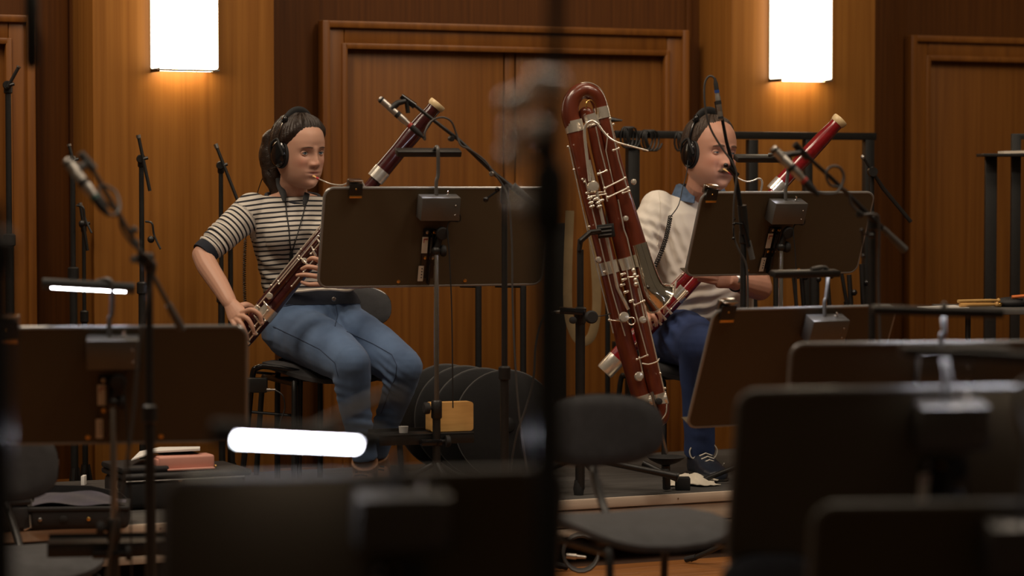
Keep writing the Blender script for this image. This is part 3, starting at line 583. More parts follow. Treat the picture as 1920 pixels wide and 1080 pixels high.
part('clutch_handle', MB().tube([P(1617, 438, Dr-0.03), P(1636, 442, Dr-0.02)], 0.003, 8).sphere(P(1616, 432, Dr-0.03), 0.006).sphere(P(1619, 480, Dr-0.03), 0.0065).sphere(P(1634, 442, Dr-0.03), 0.008).tube([P(1616, 432, Dr-0.03), P(1619, 480, Dr-0.03)], 0.0025, 6), 'blackgloss', t)
pencil_mic('pale pencil microphone with red ring in front of the man\'s bassoon', P(1448, 277, Dr-0.13), P(1532, 364, Dr-0.13), 'redring', 0.0125)
single('microphone_cable', MB().tube(cat([P(1526, 356, Dr-0.13), P(1545, 364, Dr-0.12), P(1570, 360, Dr-0.09), P(1582, 335, Dr-0.075), P(1576, 316, Dr-0.075), P(1560, 312, Dr-0.08), P(1549, 325, Dr-0.08), P(1556, 346, Dr-0.075), P(1576, 352, Dr-0.07), P(1590, 362, Dr-0.055), P(1598, 386, Dr-0.05), P(1618, 402, Dr-0.04), P(1640, 402, Dr-0.03), P(1648, 420, Dr-0.025), P(1647, 520, Dr-0.02), P(1650, 640, Dr-0.02), P(1655, 800, Dr-0.02), ground(P(1660, 1100, Dr-0.05), 0.004)], 5), 0.0040, 8), 'cable', 'grey cable coiled round the right-hand boom microphone', 'cable', ground(P(1652, 900, Dr), 0))
# --- stands parked along the wall on the left
def parked(px, D, label, pyt, boom, rlow=0.012, split=0.5, twin=None, zf=0.0):
    t = thing('microphone_stand', label, 'mic stand', ground(P(px, 800, D), zf), 'parked stands by the wall')
    pt = P(px, pyt, D); zm = zf+(pt.z-zf)*split
    pole(t, pt, zf, [(zm, rlow, 'black'), (pt.z, rlow*0.68, 'black')])
    tripod(t, pt, zf, h=0.22, L=0.045)
    clutch(t, pt+Vector((0, -0.012, 0)), (0.1, -1, 0), 0.016, False)
    part('boom', MB().tube([P(boom[0], boom[1], D-0.03), P(boom[2], boom[3], D-0.03)], 0.0062, 8), 'black', t)
    part('boom_tip', MB().tube([P(boom[0], boom[1], D-0.03), P(boom[0]+(boom[2]-boom[0])*0.06, boom[1]+(boom[3]-boom[1])*0.06, D-0.03)], 0.0085, 8), 'steel', t)
    part('wing_nut', MB().tube([pt+Vector((0.012, -0.03, 0)), pt+Vector((0.028, -0.03, 0.004))], 0.006, 8), 'black', t)
    if twin:
        part('lever', MB().tube(cat([P(px+8, twin, D-0.02), P(px+20, twin+4, D-0.03), P(px+24, twin+26, D-0.03), P(px+36, twin+52, D-0.04)], 5), 0.004, 8).sphere(P(px+18, twin+34, D-0.03), 0.013), 'black', t)
    return t
parked(265, 9.48, 'parked boom stand against the lit pilaster, second from the left', 298, (259, 253, 281, 358), 0.0135, 0.66, 415)
parked(414, 9.68, 'parked boom stand behind the woman\'s shoulder', 310, (404, 270, 455, 400), 0.0125, 0.64)
parked(136, 9.55, 'dark parked stand behind the grey microphone at left', 300, (129, 270, 146, 340), 0.0145, 0.7, 385)
parked(157, 9.66, 'thinner parked stand beside the dark one at left', 420, (150, 380, 164, 470), 0.011, 0.7)
parked(15, 9.45, 'dark stand at the far left edge against the door', 160, (36, 124, 14, 164), 0.016, 0.66)
parked(432, 9.72, 'lower parked pole right behind the woman\'s elbow', 450, (430, 420, 430, 470), 0.014, 0.6)
# near blurred stand in the middle of the picture
Dk = 3.05
t = thing('microphone_stand', 'tall dark out-of-focus stand splitting the picture in the middle', 'mic stand', ground(P(1022, 900, Dk), 0.0), 'microphone stands')
ptop = P(1030, -60, Dk); zj = P(1030, 400, Dk).z
part('pole', MB().tube([ground(P(1024, 900, Dk), 0.05), P(1030, 410, Dk)], 0.0185, 14), 'blackgloss', t)
part('pole', MB().tube([P(1030, 420, Dk), P(1048, -120, Dk+0.05)], 0.0095, 12), 'black', t)
part('clutch', MB().lathe(P(1030, 440, Dk), Z, [(0, 0.018), (0.01, 0.023), (0.07, 0.023), (0.085, 0.014)], 14), 'black', t)
tripod(t, P(1024, 900, Dk), 0.0, r=0.011)
part('clutch', MB().tube([P(1000, 300, Dk-0.02), P(1036, 240, Dk-0.02)], [0.013, 0.017, 0.014], 12), 'black', t)
for i, (qx, qy) in enumerate(((955, 196), (984, 186), (1012, 153), (1041, 157), (1006, 246), (962, 251), (957, 297), (973, 386))):
    q = P(qx, qy, Dk-0.06)
    sc = part('screw_glint_ball', MB().sphere(q, (0.014, 0.012, 0.014)), 'chrome', t)  # screw heads enlarged to chrome balls so lamps show as blurred glints
    part('screw_shaft', MB().tube([q, P(1030, qy+(30 if qx < 1000 else 10), Dk)], 0.0022, 6), 'black', sc)
# near blurred pole at the left edge
Dq = 3.3
t = thing('microphone_stand', 'out-of-focus dark pole at the left border', 'mic stand', ground(P(2, 900, Dq), 0.0), 'microphone stands')
part('pole', MB().tube([ground(P(0, 900, Dq), 0.05), P(-4, 500, Dq)], 0.016, 14), 'blackgloss', t)
part('pole', MB().tube([P(-4, 510, Dq), P(-10, 380, Dq)], 0.011, 12), 'black', t)
part('clutch', MB().lathe(P(-4, 520, Dq), Z, [(0, 0.016), (0.01, 0.021), (0.05, 0.021), (0.06, 0.012)], 14), 'black', t)
tripod(t, P(0, 900, Dq), 0.0, r=0.011)
# hanging microphone upper left
t = thing('hanging_microphone', 'dark blurred microphone hanging at the top left', 'microphone', P(60, 60, 5.2))
part('mic_body', MB().lathe(P(60, 128, 5.2), Z, [(0, 0.008), (0.012, 0.014), (0.15, 0.014), (0.16, 0.008)], 16), 'black', t)
part('cable', MB().tube([P(60, 0, 5.2), P(60, -900, 5.2)], 0.003, 6), 'bcable', t)

# ================================================================== clutter behind and between the players
# leaning round discs
def disc(px, py, D, rad, lean, label):
    c = P(px, py, D); nrm = Vector((0.35, -1, 0.12+lean)).normalized()
    t = thing('round_base_disc', label, 'disc', ground(c, STAGE), 'round discs leaning in a row')
    part('disc_plate', MB().lathe(c-nrm*0.006, nrm, [(0, rad*0.985), (0.003, rad), (0.012, rad), (0.014, rad*0.97), (0.016, rad*0.3)], 48), 'black', t)
    part('disc_rim', MB().tube([c+nrm*0.004+v for v in [frame_of(nrm)[0]*(rad*math.cos(a))+frame_of(nrm)[1]*(rad*math.sin(a)) for a in [2*math.pi*k/48 for k in range(48)]]], 0.0026, 6, closed=True), 'grey_rubber', t)
    part('hub', MB().lathe(c+nrm*0.008, nrm, [(0, 0.03), (0.012, 0.025), (0.016, 0.01)], 16), 'black', t)
for i, (px, py, D, rad, lab) in enumerate(((838, 781, 9.66, 0.192, 'rearmost black round disc leaning behind the woman\'s legs'), (872, 786, 9.54, 0.193, 'second black round disc from the back of the leaning row'), (905, 792, 9.42, 0.194, 'third black round disc of the leaning row behind the wooden block'), (950, 797, 9.30, 0.195, 'front black round disc of the leaning row, largest in view'))):
    disc(px, py, D, rad, 0.0, lab)
# T-handled poles
for px, D, x0, lab in ((897, 9.75, 862, 'black pole with side handle behind the woman\'s desk, left one'), (981, 9.80, 928, 'black pole with side handle behind the woman\'s desk, right one')):
    t = thing('handle_pole', lab, 'pole', ground(P(px, 800, D), STAGE), 'handled poles behind the desk')
    part('pole', MB().tube([ground(P(px, 800, D), STAGE), P(px, 536, D)], 0.0125, 10), 'black', t)
    part('handle', MB().tube([P(px+6, 536, D), P(x0, 535, D)], 0.0085, 10), 'black', t)
# wooden block and white cup on the woman's tray
tz = 0.4335; piv = iW['piv']; rW = iW['r']; nW = iW['n']
def traypt(px, off): # point on tray plane below pixel column
    d = ray(px, 500); k = ((piv-nW*off)-Vector((0, 0, CAMZ))).dot(nW)/d.dot(nW); p = Vector((0, 0, CAMZ))+d*k; return Vector((p.x, p.y, tz))
bc = traypt(843, 0.085)
t = thing('wooden_block', 'light maple block with rounded corners on the tray of the woman\'s stand', 'wooden block', bc)
part('block', MB().plate(rrect(bc+Z*0.050, rW, Z, 0.150, 0.096, 0.010, 5), nW, 0.045), 'maple', t)
part('back_board', MB().plate(rrect(bc+Z*0.044-rW*0.004-nW*0.028, rW, Z, 0.140, 0.082, 0.006, 4), nW, 0.006), 'maple', t)
cc = traypt(756, 0.08)
t = thing('white_cup', 'tiny white cup on the left end of the woman\'s tray', 'cup', cc)
part('cup_wall', MB().lathe(cc, Z, [(0.0, 0.013), (0.001, 0.0145), (0.021, 0.016), (0.0215, 0.0145), (0.004, 0.013)], 20), 'paper', t)
part('cup_rim', MB().tube([cc+Z*0.021+Vector((math.cos(a), math.sin(a), 0))*0.0155 for a in [2*math.pi*k/24 for k in range(24)]], 0.0012, 6, closed=True), 'paper', t)
# black rail rack behind the man
Rk = 10.35
def rp(px, py): # rack plane parallel to the wall
    d = ray(px, py); o = Vector((0, 0, CAMZ)); off = (Vector((0.6, Rk, 0))-WO).dot(WN); k = (off-(o-WO).dot(WN))/d.dot(WN); return o+d*k
t = thing('rail_rack', 'black square-tube rail rack hung with cables behind the man', 'rack', ground(rp(1400, 600), 0.0))
part('rail', MB().box((rp(1150, 254)+rp(1640, 254))/2, ((rp(1640, 254)-rp(1150, 254)).length, 0.03, 0.030), (WT, -WN, Z), bevel=0.002), 'black', t)
for px, w in ((1186, 0.05), (1410, 0.042), (1514, 0.034), (1628, 0.042)):
    a = rp(px, 262); part('post', MB().box(Vector((a.x, a.y, a.z/2)), (w, 0.03, a.z), (WT, -WN, Z), bevel=0.002), 'black', t)
part('rail', MB().box((rp(1150, 640)+rp(1640, 640))/2, ((rp(1640, 640)-rp(1150, 640)).length, 0.026, 0.03), (WT, -WN, Z), bevel=0.002), 'black', t)
part('post', MB().box(ground(rp(1042, 560), 0.55), (0.075, 0.03, 1.1), (WT, -WN, Z), bevel=0.002), 'black', t)
def hank(px, py, w, h, n, label):
    pts = []
    for k in range(n*14):
        a = 2*math.pi*k/14; j = (k/14)*0.012
        pts.append(rp(px, py)+WT*(w*math.cos(a)+0.004*math.sin(k*0.37)+j-0.01)+Z*(h*math.sin(a)+0.004*math.cos(k*0.9))+WN*(0.026+0.003*math.sin(k*1.3)))
    single('cable_hank', MB().tube(pts, 0.0042, 6), 'bcable', label, 'cable', rp(px, py)-Z*h, 'cable hanks on the rail')
hank(1168, 256, 0.022, 0.040, 4, 'coiled black cable on the rail next to the contrabassoon')
hank(1206, 262, 0.030, 0.040, 4, 'middle coiled cable hanging on the rail, left of the man')
hank(1268, 264, 0.020, 0.036, 3, 'small hooked cable on the rail close to the man\'s headphones')
# microphone boom tip showing beside the contrabassoon
t = thing('stand_tip', 'pointed black tip sticking out behind the contrabassoon above the rail', 'mic stand', ground(P(1150, 300, 10.2), 0))
part('pole', MB().tube([ground(P(1140, 300, 10.2), 0.0), P(1140, 224, 10.2)], 0.010, 8), 'black', t)
part('boom', MB().tube([P(1120, 222, 10.2), P(1144, 224, 10.2), P(1167, 226, 10.2)], [0.012, 0.011, 0.003], 8), 'black', t)
# beige strap loop
sp = cat([P(1068, 395, 9.95), P(1064, 520, 9.95), P(1066, 590, 9.95), P(1080, 632, 9.95), P(1098, 640, 9.95), P(1112, 622, 9.95), P(1119, 570, 9.95), P(1115, 480, 9.95), P(1106, 395, 9.95)], 6)
single('hanging_strap', MB().tube(sp, 0.017, 8, flat=0.15, ref=(0, 1, 0)), 'strap', 'beige webbing strap hanging in a loop behind the contrabassoon stand', 'strap', P(1098, 640, 9.95))
# bundle of folded stands behind the man's elbow
for i, (x0, y0, x1, y1, r) in enumerate(((1484, 505, 1500, 640, 0.010), (1500, 508, 1512, 640, 0.012), (1456, 510, 1456, 640, 0.018), (1527, 512, 1527, 640, 0.026), (1548, 505, 1560, 640, 0.012), (1568, 480, 1600, 640, 0.010), (1592, 540, 1600, 640, 0.013), (1616, 520, 1622, 640, 0.015))):
    D = 10.05+0.03*(i % 3); a = P(x0, y0-25, D); b = P(x1, y1, D); b = a+(b-a)*((a.z-STAGE-0.02)/(a.z-b.z))
    t = thing('folded_stand', ('folded black stand in the bundle behind the man\'s elbow, %s' % ('second from the left', 'third from the left', 'leftmost', 'thickest, in the middle', 'just right of the thickest', 'long slanted one', 'short one with a knob', 'rightmost with a round knob')[i]), 'mic stand', ground(b, STAGE), 'folded stands behind the man')
    part('pole', MB().tube([b, a], r*0.75, 10), 'black', t)
    part('collar', MB().tube([a+(b-a)*0.28, a+(b-a)*0.40], r*1.15, 10), 'black', t)
    part('knob', MB().sphere(a+(b-a)*0.10+Vector((0.014, -0.01, 0)), 0.012), 'blackgloss', t)
# thin boom at right
t = thing('microphone_stand', 'thin black boom slanting down in front of the right recess', 'mic stand', ground(P(1640, 700, 10.0), STAGE), 'parked stands by the wall')
part('boom', MB().tube([P(1618, 294, 9.95), P(1655, 352, 9.98), P(1708, 416, 10.0)], [0.005, 0.0085, 0.008], 8), 'black', t)
part('boom_tip', MB().sphere(P(1618, 295, 9.95), 0.009), 'steel', t)
part('pole', MB().tube([ground(P(1634, 700, 9.98), STAGE), P(1634, 322, 9.98)], 0.010, 10), 'black', t)
part('clutch', MB().lathe(P(1634, 322, 9.97), (0.1, -1, 0), [(0, 0.018), (0.03, 0.018)], 12), 'black', t)
# percussion table at right with sticks
Dt = 9.6; tb = P(1850, 577, Dt)
t = thing('percussion_table', 'dark table top at the right holding sticks and papers', 'table', ground(tb, STAGE))
part('table_top', MB().box(P(1905, 580, Dt), (0.55, 0.40, 0.02), bevel=0.003), 'grey_rubber', t)
for a, b in ((1815, -0.15), (1815, 0.15), (2010, -0.15), (2010, 0.15)):
    q = P(a, 600, Dt+b); part('leg', MB().tube([ground(q, STAGE), ground(q, tb.z-0.012)], 0.010, 8), 'black', t)
tt = P(1850, 575, Dt).z+0.0035
def stick(px, py0, px1, lab, m, r, z):
    a = P(px, py0, Dt-0.12); b = P(px1, py0, Dt-0.05); a.z = tt+z; b.z = tt+z
    s = thing('drumstick', lab, 'stick', a, 'sticks on the table')
    part('shaft', MB().tube([a, a+(b-a)*0.8, b], [r, r, r*0.6], 10), m, s); part('tip', MB().sphere(b, r*1.3), m, s)
stick(1800, 574, 1868, 'pale wooden stick lying at the front of the table', 'maple', 0.008, 0.008)
stick(1796, 568, 1872, 'pale and black stick lying on top on the table', 'reed', 0.006, 0.022)
single('sheet_paper', MB().box(P(1768, 577, Dt-0.05), (0.14, 0.2, 0.004), (Vector((1, 0.1, 0.04)).normalized(), Vector((-0.1, 1, 0)).normalized(), Z)), 'paper', 'grey-white sheet lying at the left end of the table', 'paper', P(1768, 577, Dt))
t = thing('mallet_bag', 'black tool pouch on the table with an orange tip', 'pouch', P(1895, 572, Dt))
part('pouch', MB().sphere(P(1893, 568, Dt), (0.058, 0.05, 0.022)).sphere(P(1910, 566, Dt+0.02), (0.05, 0.05, 0.024)), 'case', t)
part('orange_tip', MB().tube([P(1897, 557, Dt-0.03), P(1920, 555, Dt-0.03)], 0.006, 8), 'orange', t)
part('metal_cap', MB().sphere(P(1873, 571, Dt-0.04), (0.012, 0.012, 0.01)), 'brass', t)
# black upright frames at the far right with a sheet on top
Df = 10.3
t = thing('upright_frame', 'tall black frame with flat shelf at the right edge', 'rack', ground(P(1858, 600, Df), STAGE))
for px, w, pt in ((1858, 0.045, 288), (1905, 0.036, 252)):
    a = P(px, pt, Df); part('post', MB().box(Vector((a.x, a.y, (a.z+STAGE)/2)), (w, 0.03, a.z-STAGE), bevel=0.002), 'black', t)
part('shelf', MB().box(P(1895, 291, Df-0.02), (0.24, 0.16, 0.012), bevel=0.002), 'black', t)
part('top_bar', MB().box(P(1930, 256, Df), (0.14, 0.03, 0.022), bevel=0.002), 'black', t)
single('sheet_paper', MB().box(P(1915, 285, Df-0.04), (0.16, 0.12, 0.010), (Vector((1, 0, 0.02)).normalized(), Vector((0, 1, 0)), Z)), 'sticker', 'pale sheet on the shelf of the tall frame at right', 'paper', P(1905, 288, Df))

# ================================================================== cases and bags on the stage at left
def soft_box(c, X, Y_, sx_, sy_, sz_, bevel):
    return MB().box(c, (sx_, sy_, sz_), (X, Y_, Z), bevel=bevel, seg=3)
X25, Y25 = WT, -WN
c = P(325, 900, 8.62); c.z = STAGE
t = thing('instrument_bag', 'large black padded instrument bag under the pink pouch', 'bag', c)
part('bag_body', soft_box(c+Z*0.050, X25, Y25, 0.40, 0.26, 0.098, 0.022), 'case', t)
part('bag_lid', soft_box(c+Z*0.107+X25*0.01, X25, Y25, 0.43, 0.28, 0.022, 0.010), 'case', t)
part('lid_flap', MB().box(c+Z*0.128-X25*0.13, (0.16, 0.24, 0.02), (X25, Y25, Z), bevel=0.008), 'case', t)
part('zip', MB().tube([c+Z*0.094-X25*0.2-Y25*0.132, c+Z*0.094+X25*0.2-Y25*0.132], 0.003, 6), 'steel', t)
part('zip_pull', MB().box(c+Z*0.075-X25*0.02-Y25*0.134, (0.006, 0.003, 0.03), (X25, Y25, Z), bevel=0.001).box(c+Z*0.09-X25*0.02-Y25*0.134, (0.014, 0.004, 0.005), (X25, Y25, Z)), 'chrome', t)
part('buckle', MB().tube([c+Z*0.09-X25*0.205-Y25*0.06, c+Z*0.07-X25*0.208-Y25*0.06, c+Z*0.06-X25*0.205-Y25*0.07], 0.003, 6), 'chrome', t)
pc = P(344, 878, 8.56); pc.z = STAGE+0.120
t = thing('pencil_pouch', 'dusty pink leather pouch lying on the black bag', 'pouch', pc)
part('pouch_body', soft_box(pc+Z*0.024, X25, Y25, 0.19, 0.075, 0.045, 0.008), 'pink', t)
part('end_fold', MB().box(pc+Z*0.024-X25*0.096, (0.014, 0.07, 0.030), (X25, Y25, Z), bevel=0.006), 'pink', t)
part('zip_tab', MB().sphere(pc+Z*0.006+X25*0.102-Y25*0.02, 0.006), 'brass', t)
part('flap_edge', MB().box(pc+Z*0.004-Y25*0.045+X25*0.01, (0.16, 0.02, 0.006), (X25, Y25, Z), bevel=0.002), 'pink', t)
fc = P(308, 846, 8.66)
t = thing('sheet_folder', 'white open folder leaning on the pink pouch', 'folder', fc)
part('cover', MB().raw([P(246, 862, 8.50), P(290, 846, 8.52), P(375, 841, 8.56), P(375, 837, 8.70), P(300, 838, 8.70), P(262, 846, 8.66), P(246, 864, 8.50), P(290, 849, 8.52), P(375, 845, 8.56), P(375, 840, 8.70), P(300, 841, 8.70), P(262, 849, 8.66)], [(0, 1, 4, 5), (1, 2, 3, 4), (6, 11, 10, 7), (7, 10, 9, 8), (0, 6, 7, 1), (1, 7, 8, 2), (2, 8, 9, 3), (3, 9, 10, 4), (4, 10, 11, 5), (5, 11, 6, 0)]), 'paper', t, smooth=False)
part('black_page', MB().box(P(330, 849, 8.62), (0.12, 0.12, 0.003), (X25, Y25, Z)), 'case', t)
c = P(150, 968, 8.05); c.z = STAGE
t = thing('violin_case', 'open black instrument case with dark blue lining on the stage', 'instrument case', c)
X10 = Vector((math.cos(0.12), math.sin(0.12), 0)); Y10 = Vector((-math.sin(0.12), math.cos(0.12), 0))
part('case_shell', soft_box(c+Z*0.036, X10, Y10, 0.30, 0.20, 0.068, 0.016), 'case', t)
part('case_rim', soft_box(c+Z*0.064, X10, Y10, 0.305, 0.205, 0.014, 0.004), 'rubber', t)
vl = MB(); N = 18
gv = [[c+Z*(0.070+0.030*max(0, math.sin(3.0*i/N+0.4))*(0.35+0.65*j/8)+0.006*math.sin(9*i/N+j))+X10*(-0.14+0.28*i/N)+Y10*(-0.09+0.18*j/8) for j in range(9)] for i in range(N+1)]
vv = [p for r_ in gv for p in r_]; vl.raw(vv, [(i*9+j, (i+1)*9+j, (i+1)*9+j+1, i*9+j+1) for i in range(N) for j in range(8)])
part('velvet_lining', vl, 'velvet', t)
part('case_lid', MB().plate([c+X10*a+Y10*(0.105+0.02*b)+Z*(0.06+b) for a, b in ((-0.15, 0), (0.15, 0), (0.12, 0.03), (0.03, 0.052), (-0.1, 0.056), (-0.15, 0.045))], Y10, 0.012), 'case', t)
for a, m, r in ((-0.045, 'rubber', 0.012), (0.03, 'brass', 0.006), (-0.115, 'steel', 0.006), (0.11, 'rubber', 0.009)):
    part('latch', MB().lathe(c+Z*0.034+X10*a-Y10*0.1, -Y10, [(0, r), (0.003, r), (0.005, r*0.5)], 12), m, t)
c = P(6, 972, 7.98); c.z = STAGE
t = thing('small_case', 'small black hard case with metal latch at the left edge of the stage', 'instrument case', c)
part('case_shell', soft_box(c+Z*0.04, X25, Y25, 0.13, 0.16, 0.076, 0.012), 'case', t)
part('case_lid', MB().box(c+Z*0.088-X25*0.0, (0.135, 0.165, 0.02), (X25, Y25, Z), bevel=0.008), 'case', t)
part('latch', MB().tube([c+X25*0.06-Y25*0.085+Z*0.05, c+X25*0.062-Y25*0.09+Z*0.012, c+X25*0.04-Y25*0.092+Z*0.006], 0.003, 6), 'chrome', t)
part('name_card', MB().box(c+Z*0.106+X25*0.035-Y25*0.03, (0.04, 0.05, 0.002), (X25, (Y25+Z*0.6).normalized(), (Z-Y25*0.6).normalized())), 'paper', t)
c = P(232, 884, 8.95); c.z = STAGE
single('cream_book', MB().box(P(157, 905, 9.15), (0.012, 0.05, 0.05), bevel=0.001), 'paper', 'small pale upright card on the stage by the pilaster', 'card', P(157, 912, 9.15))
# white cloth on the stage
cl = MB(); N = 16; cc = P(1296, 906, 9.20); cc.z = STAGE
vs = []; fs = []
for i in range(N+1):
    for j in range(N+1):
        u_, v_ = i/N*2-1, j/N*2-1; rr = math.hypot(u_, v_)
        h = max(0, 1-rr*0.85)**1.2*0.030*(0.6+0.7*abs(math.sin(5*u_+2*v_)))+0.004+0.004*abs(math.sin(9*u_+4*v_))
        vs.append(cc+Vector((u_*0.088*(1+0.12*math.sin(4*v_)), v_*0.11*(1+0.15*math.sin(5*u_)), h)))
for i in range(N):
    for j in range(N): fs.append((i*(N+1)+j, (i+1)*(N+1)+j, (i+1)*(N+1)+j+1, i*(N+1)+j+1))
cl.raw(vs, fs)
o = single('cleaning_cloth', cl, 'cloth', 'crumpled cream cloth on the stage by the man\'s shoe', 'cloth', cc)
md = o.modifiers.new('thick', 'SOLIDIFY'); md.thickness = 0.003
# cable coil on the floor below the chair
pts = [P(1090, 1040, 8.2)+Vector((0.055*math.cos(a), 0.02*math.sin(a)+0.0015*k, 0.055*math.sin(a))) for k, a in enumerate([2*math.pi*i/18 for i in range(54)])]
single('cable_coil', MB().tube(pts, 0.005, 6), 'cable', 'coiled grey cable under the empty charcoal chair', 'cable', P(1090, 1070, 8.2))
single('cable_connector', MB().lathe(P(1062, 1042, 8.05), (1, 0.1, -0.1), [(0, 0.008), (0.03, 0.009), (0.032, 0.006), (0.06, 0.004)], 12), 'nickel', 'silver cable connector beside the coiled cable', 'connector', P(1070, 1050, 8.05))
# ================================================================== instruments
def rod(pts, r, posts=None, pr=0.004): return MB().tube(pts, r, 8)
def cup(p, d, r, h=0.006): return MB().lathe(p, d, [(0, r), (h*0.5, r), (h, r*0.8), (h*1.15, r*0.25)], 20)
TC = Vector((0, -1, 0.05)).normalized()
Yc = 8.95
base = P(1250, 850, Yc)
ct = thing('contrabassoon', 'tall reddish-brown contrabassoon with silver keys leaning on its stand', 'contrabassoon', base)
S_ = 1.0/FPX*Yc
def C(px, py, dy=0.0): return P(px, py, Yc+dy)
# main tubes
part('body_tube', MB().tube([C(1076, 236), C(1083, 264), C(1103, 350), C(1141, 500), C(1171, 640), C(1206, 760)], [0.0305, 0.0305, 0.031, 0.031, 0.031, 0.031], 22), 'contra', ct)
part('body_tube', MB().tube([C(1110, 224, 0.014), C(1121, 280, 0.014), C(1146, 385, 0.014), C(1175, 505, 0.012), C(1206, 630, 0.005), C(1237, 760, 0.0)], [0.0215, 0.0225, 0.0235, 0.0245, 0.0265, 0.0285], 20), 'contra', ct)
part('body_tube', MB().tube([C(1128, 212, 0.03), C(1144, 275, 0.03), C(1169, 370, 0.03), C(1196, 462, 0.03)], [0.0245, 0.0265, 0.029, 0.0315], 20), 'contra', ct)
part('top_bow', MB().tube(cat([C(1076, 238), C(1069, 216), C(1071, 192, 0.006), C(1082, 175, 0.012), C(1098, 170, 0.02), C(1114, 177, 0.026), C(1123, 192, 0.03), C(1128, 214, 0.03)], 5), [0.0305, 0.030, 0.0285, 0.027, 0.026, 0.0245], 22), 'contra', ct)
part('inner_bow', MB().tube(cat([C(1110, 226, 0.014), C(1104, 212, 0.016), C(1098, 209, 0.018), C(1093, 214, 0.022), C(1094, 228, 0.03)], 4), 0.0165, 18), 'contra', ct)
part('bow_guard', MB().tube(cat([C(1099, 205, -0.02), C(1100, 192, -0.018), C(1108, 188, -0.012), C(1116, 196, -0.006), C(1119, 214, 0.0)], 5), 0.0022, 6), 'brass', ct)
part('bow_guard', MB().tube(cat([C(1062, 232, -0.01), C(1060, 206, -0.004), C(1068, 176, 0.004), C(1086, 158, 0.012), C(1108, 156, 0.02), C(1128, 170, 0.03), C(1142, 206, 0.04)], 5), 0.0022, 6), 'silver', ct)
# bottom boot
part('bottom_bow', MB().tube(cat([C(1206, 758), C(1222, 778), C(1231, 785), C(1238, 778), C(1237, 756)], 5), 0.031, 20), 'contra', ct)
part('bottom_guard', MB().tube(cat([C(1204, 772, -0.03), C(1222, 789, -0.034), C(1236, 790, -0.034), C(1248, 776, -0.03), C(1250, 758, -0.02)], 5), 0.0025, 6), 'silver', ct)
def band(a, b, r, dy=0.0):
    return part('silver_band', MB().tube([C(*a, dy), C(*b, dy)], [r*0.98, r, r*1.02, r], 22), 'silver', ct)
band((1074, 226), (1079, 247), 0.0325); band((1106, 214), (1112, 236), 0.0255, 0.014); band((1125, 201), (1130, 222), 0.0275, 0.03)
band((1138, 490), (1144, 513), 0.0335); band((1171, 483), (1177, 505), 0.027, 0.012)
part('silver_band', MB().tube([C(1205, 754), C(1250, 747)], 0.026, 16).tube([C(1201, 741), C(1207, 763)], 0.0335, 20).tube([C(1232, 738), C(1238, 760)], 0.0305, 20), 'silver', ct)
# metal bell
bellp = cat([C(1196, 458, 0.03), C(1207, 495, 0.028), C(1216, 526, 0.024), C(1225, 547, 0.026), C(1238, 560, 0.040)], 6)
part('bell', MB().tube(bellp, [0.0325, 0.033, 0.035, 0.038, 0.042, 0.049, 0.060], 28), 'bellmetal', ct)
d = (bellp[-1]-bellp[-2]).normalized(); x_, y_, _ = frame_of(d)
part('bell_rim', MB().tube([bellp[-1]+x_*(0.060*math.cos(a))+y_*(0.060*math.sin(a)) for a in [2*math.pi*k/36 for k in range(36)]], 0.003, 8, closed=True), 'silver', ct)
part('bell_bore', MB().lathe(bellp[-1]+d*0.0005, d, [(0, 0.056), (0.0006, 0.05)], 28), 'brass', ct)
# bocal
part('bocal', MB().tube(cat([C(1106, 340, -0.05), C(1100, 290, -0.052), C(1096, 250, -0.055), C(1099, 234, -0.057), C(1109, 227, -0.06), C(1120, 232, -0.062), C(1130, 245, -0.065), C(1142, 258, -0.07), C(1158, 267, -0.075), C(1190, 276, -0.08), C(1216, 283, -0.085)], 6), [0.006, 0.0055, 0.005, 0.0045, 0.004, 0.0035, 0.003], 10), 'silver', ct)
# long central rods and crook tube
for nm, pts, r in (('octave_tube', [C(1104, 300, -0.042), C(1123, 380, -0.042), C(1143, 470, -0.042), C(1158, 540, -0.04), C(1178, 580, -0.036)], 0.0062),
                   ('key_rod', [C(1067, 275, -0.020), C(1100, 425, -0.022), C(1126, 530, -0.024), C(1150, 625, -0.024)], 0.0024),
                   ('key_rod', [C(1097, 335, -0.043), C(1118, 425, -0.043), C(1146, 540, -0.04), C(1172, 630, -0.038)], 0.0024),
                   ('key_rod', [C(1117, 237, -0.02), C(1126, 280, -0.02), C(1137, 322, -0.02)], 0.0024),
                   ('key_rod', [C(1144, 225, -0.005), C(1160, 300, -0.005), C(1180, 366, -0.006), C(1182, 372, -0.006)], 0.0026),
                   ('key_rod', [C(1159, 374, -0.024), C(1170, 430, -0.024), C(1176, 446, -0.026), C(1188, 500, -0.03), C(1210, 580, -0.034), C(1246, 735, -0.034)], 0.0026),
                   ('key_rod', [C(1175, 505, -0.03), C(1190, 580, -0.034), C(1214, 668, -0.034)], 0.0024),
                   ('key_rod', [C(1198, 668, -0.036), C(1206, 705, -0.036)], 0.0024),
                   ('key_rod', [C(1196, 540, -0.03), C(1208, 595, -0.035)], 0.003),
                   ('key_rod', [C(1140, 250, -0.008), C(1136, 282, -0.022), C(1150, 345, -0.018)], 0.002),
                   ('key_rod', [C(1124, 318, -0.03), C(1133, 352, -0.03), C(1139, 378, -0.03)], 0.0026)):
    part(nm, MB().tube(pts, r, 8), 'silver', ct)
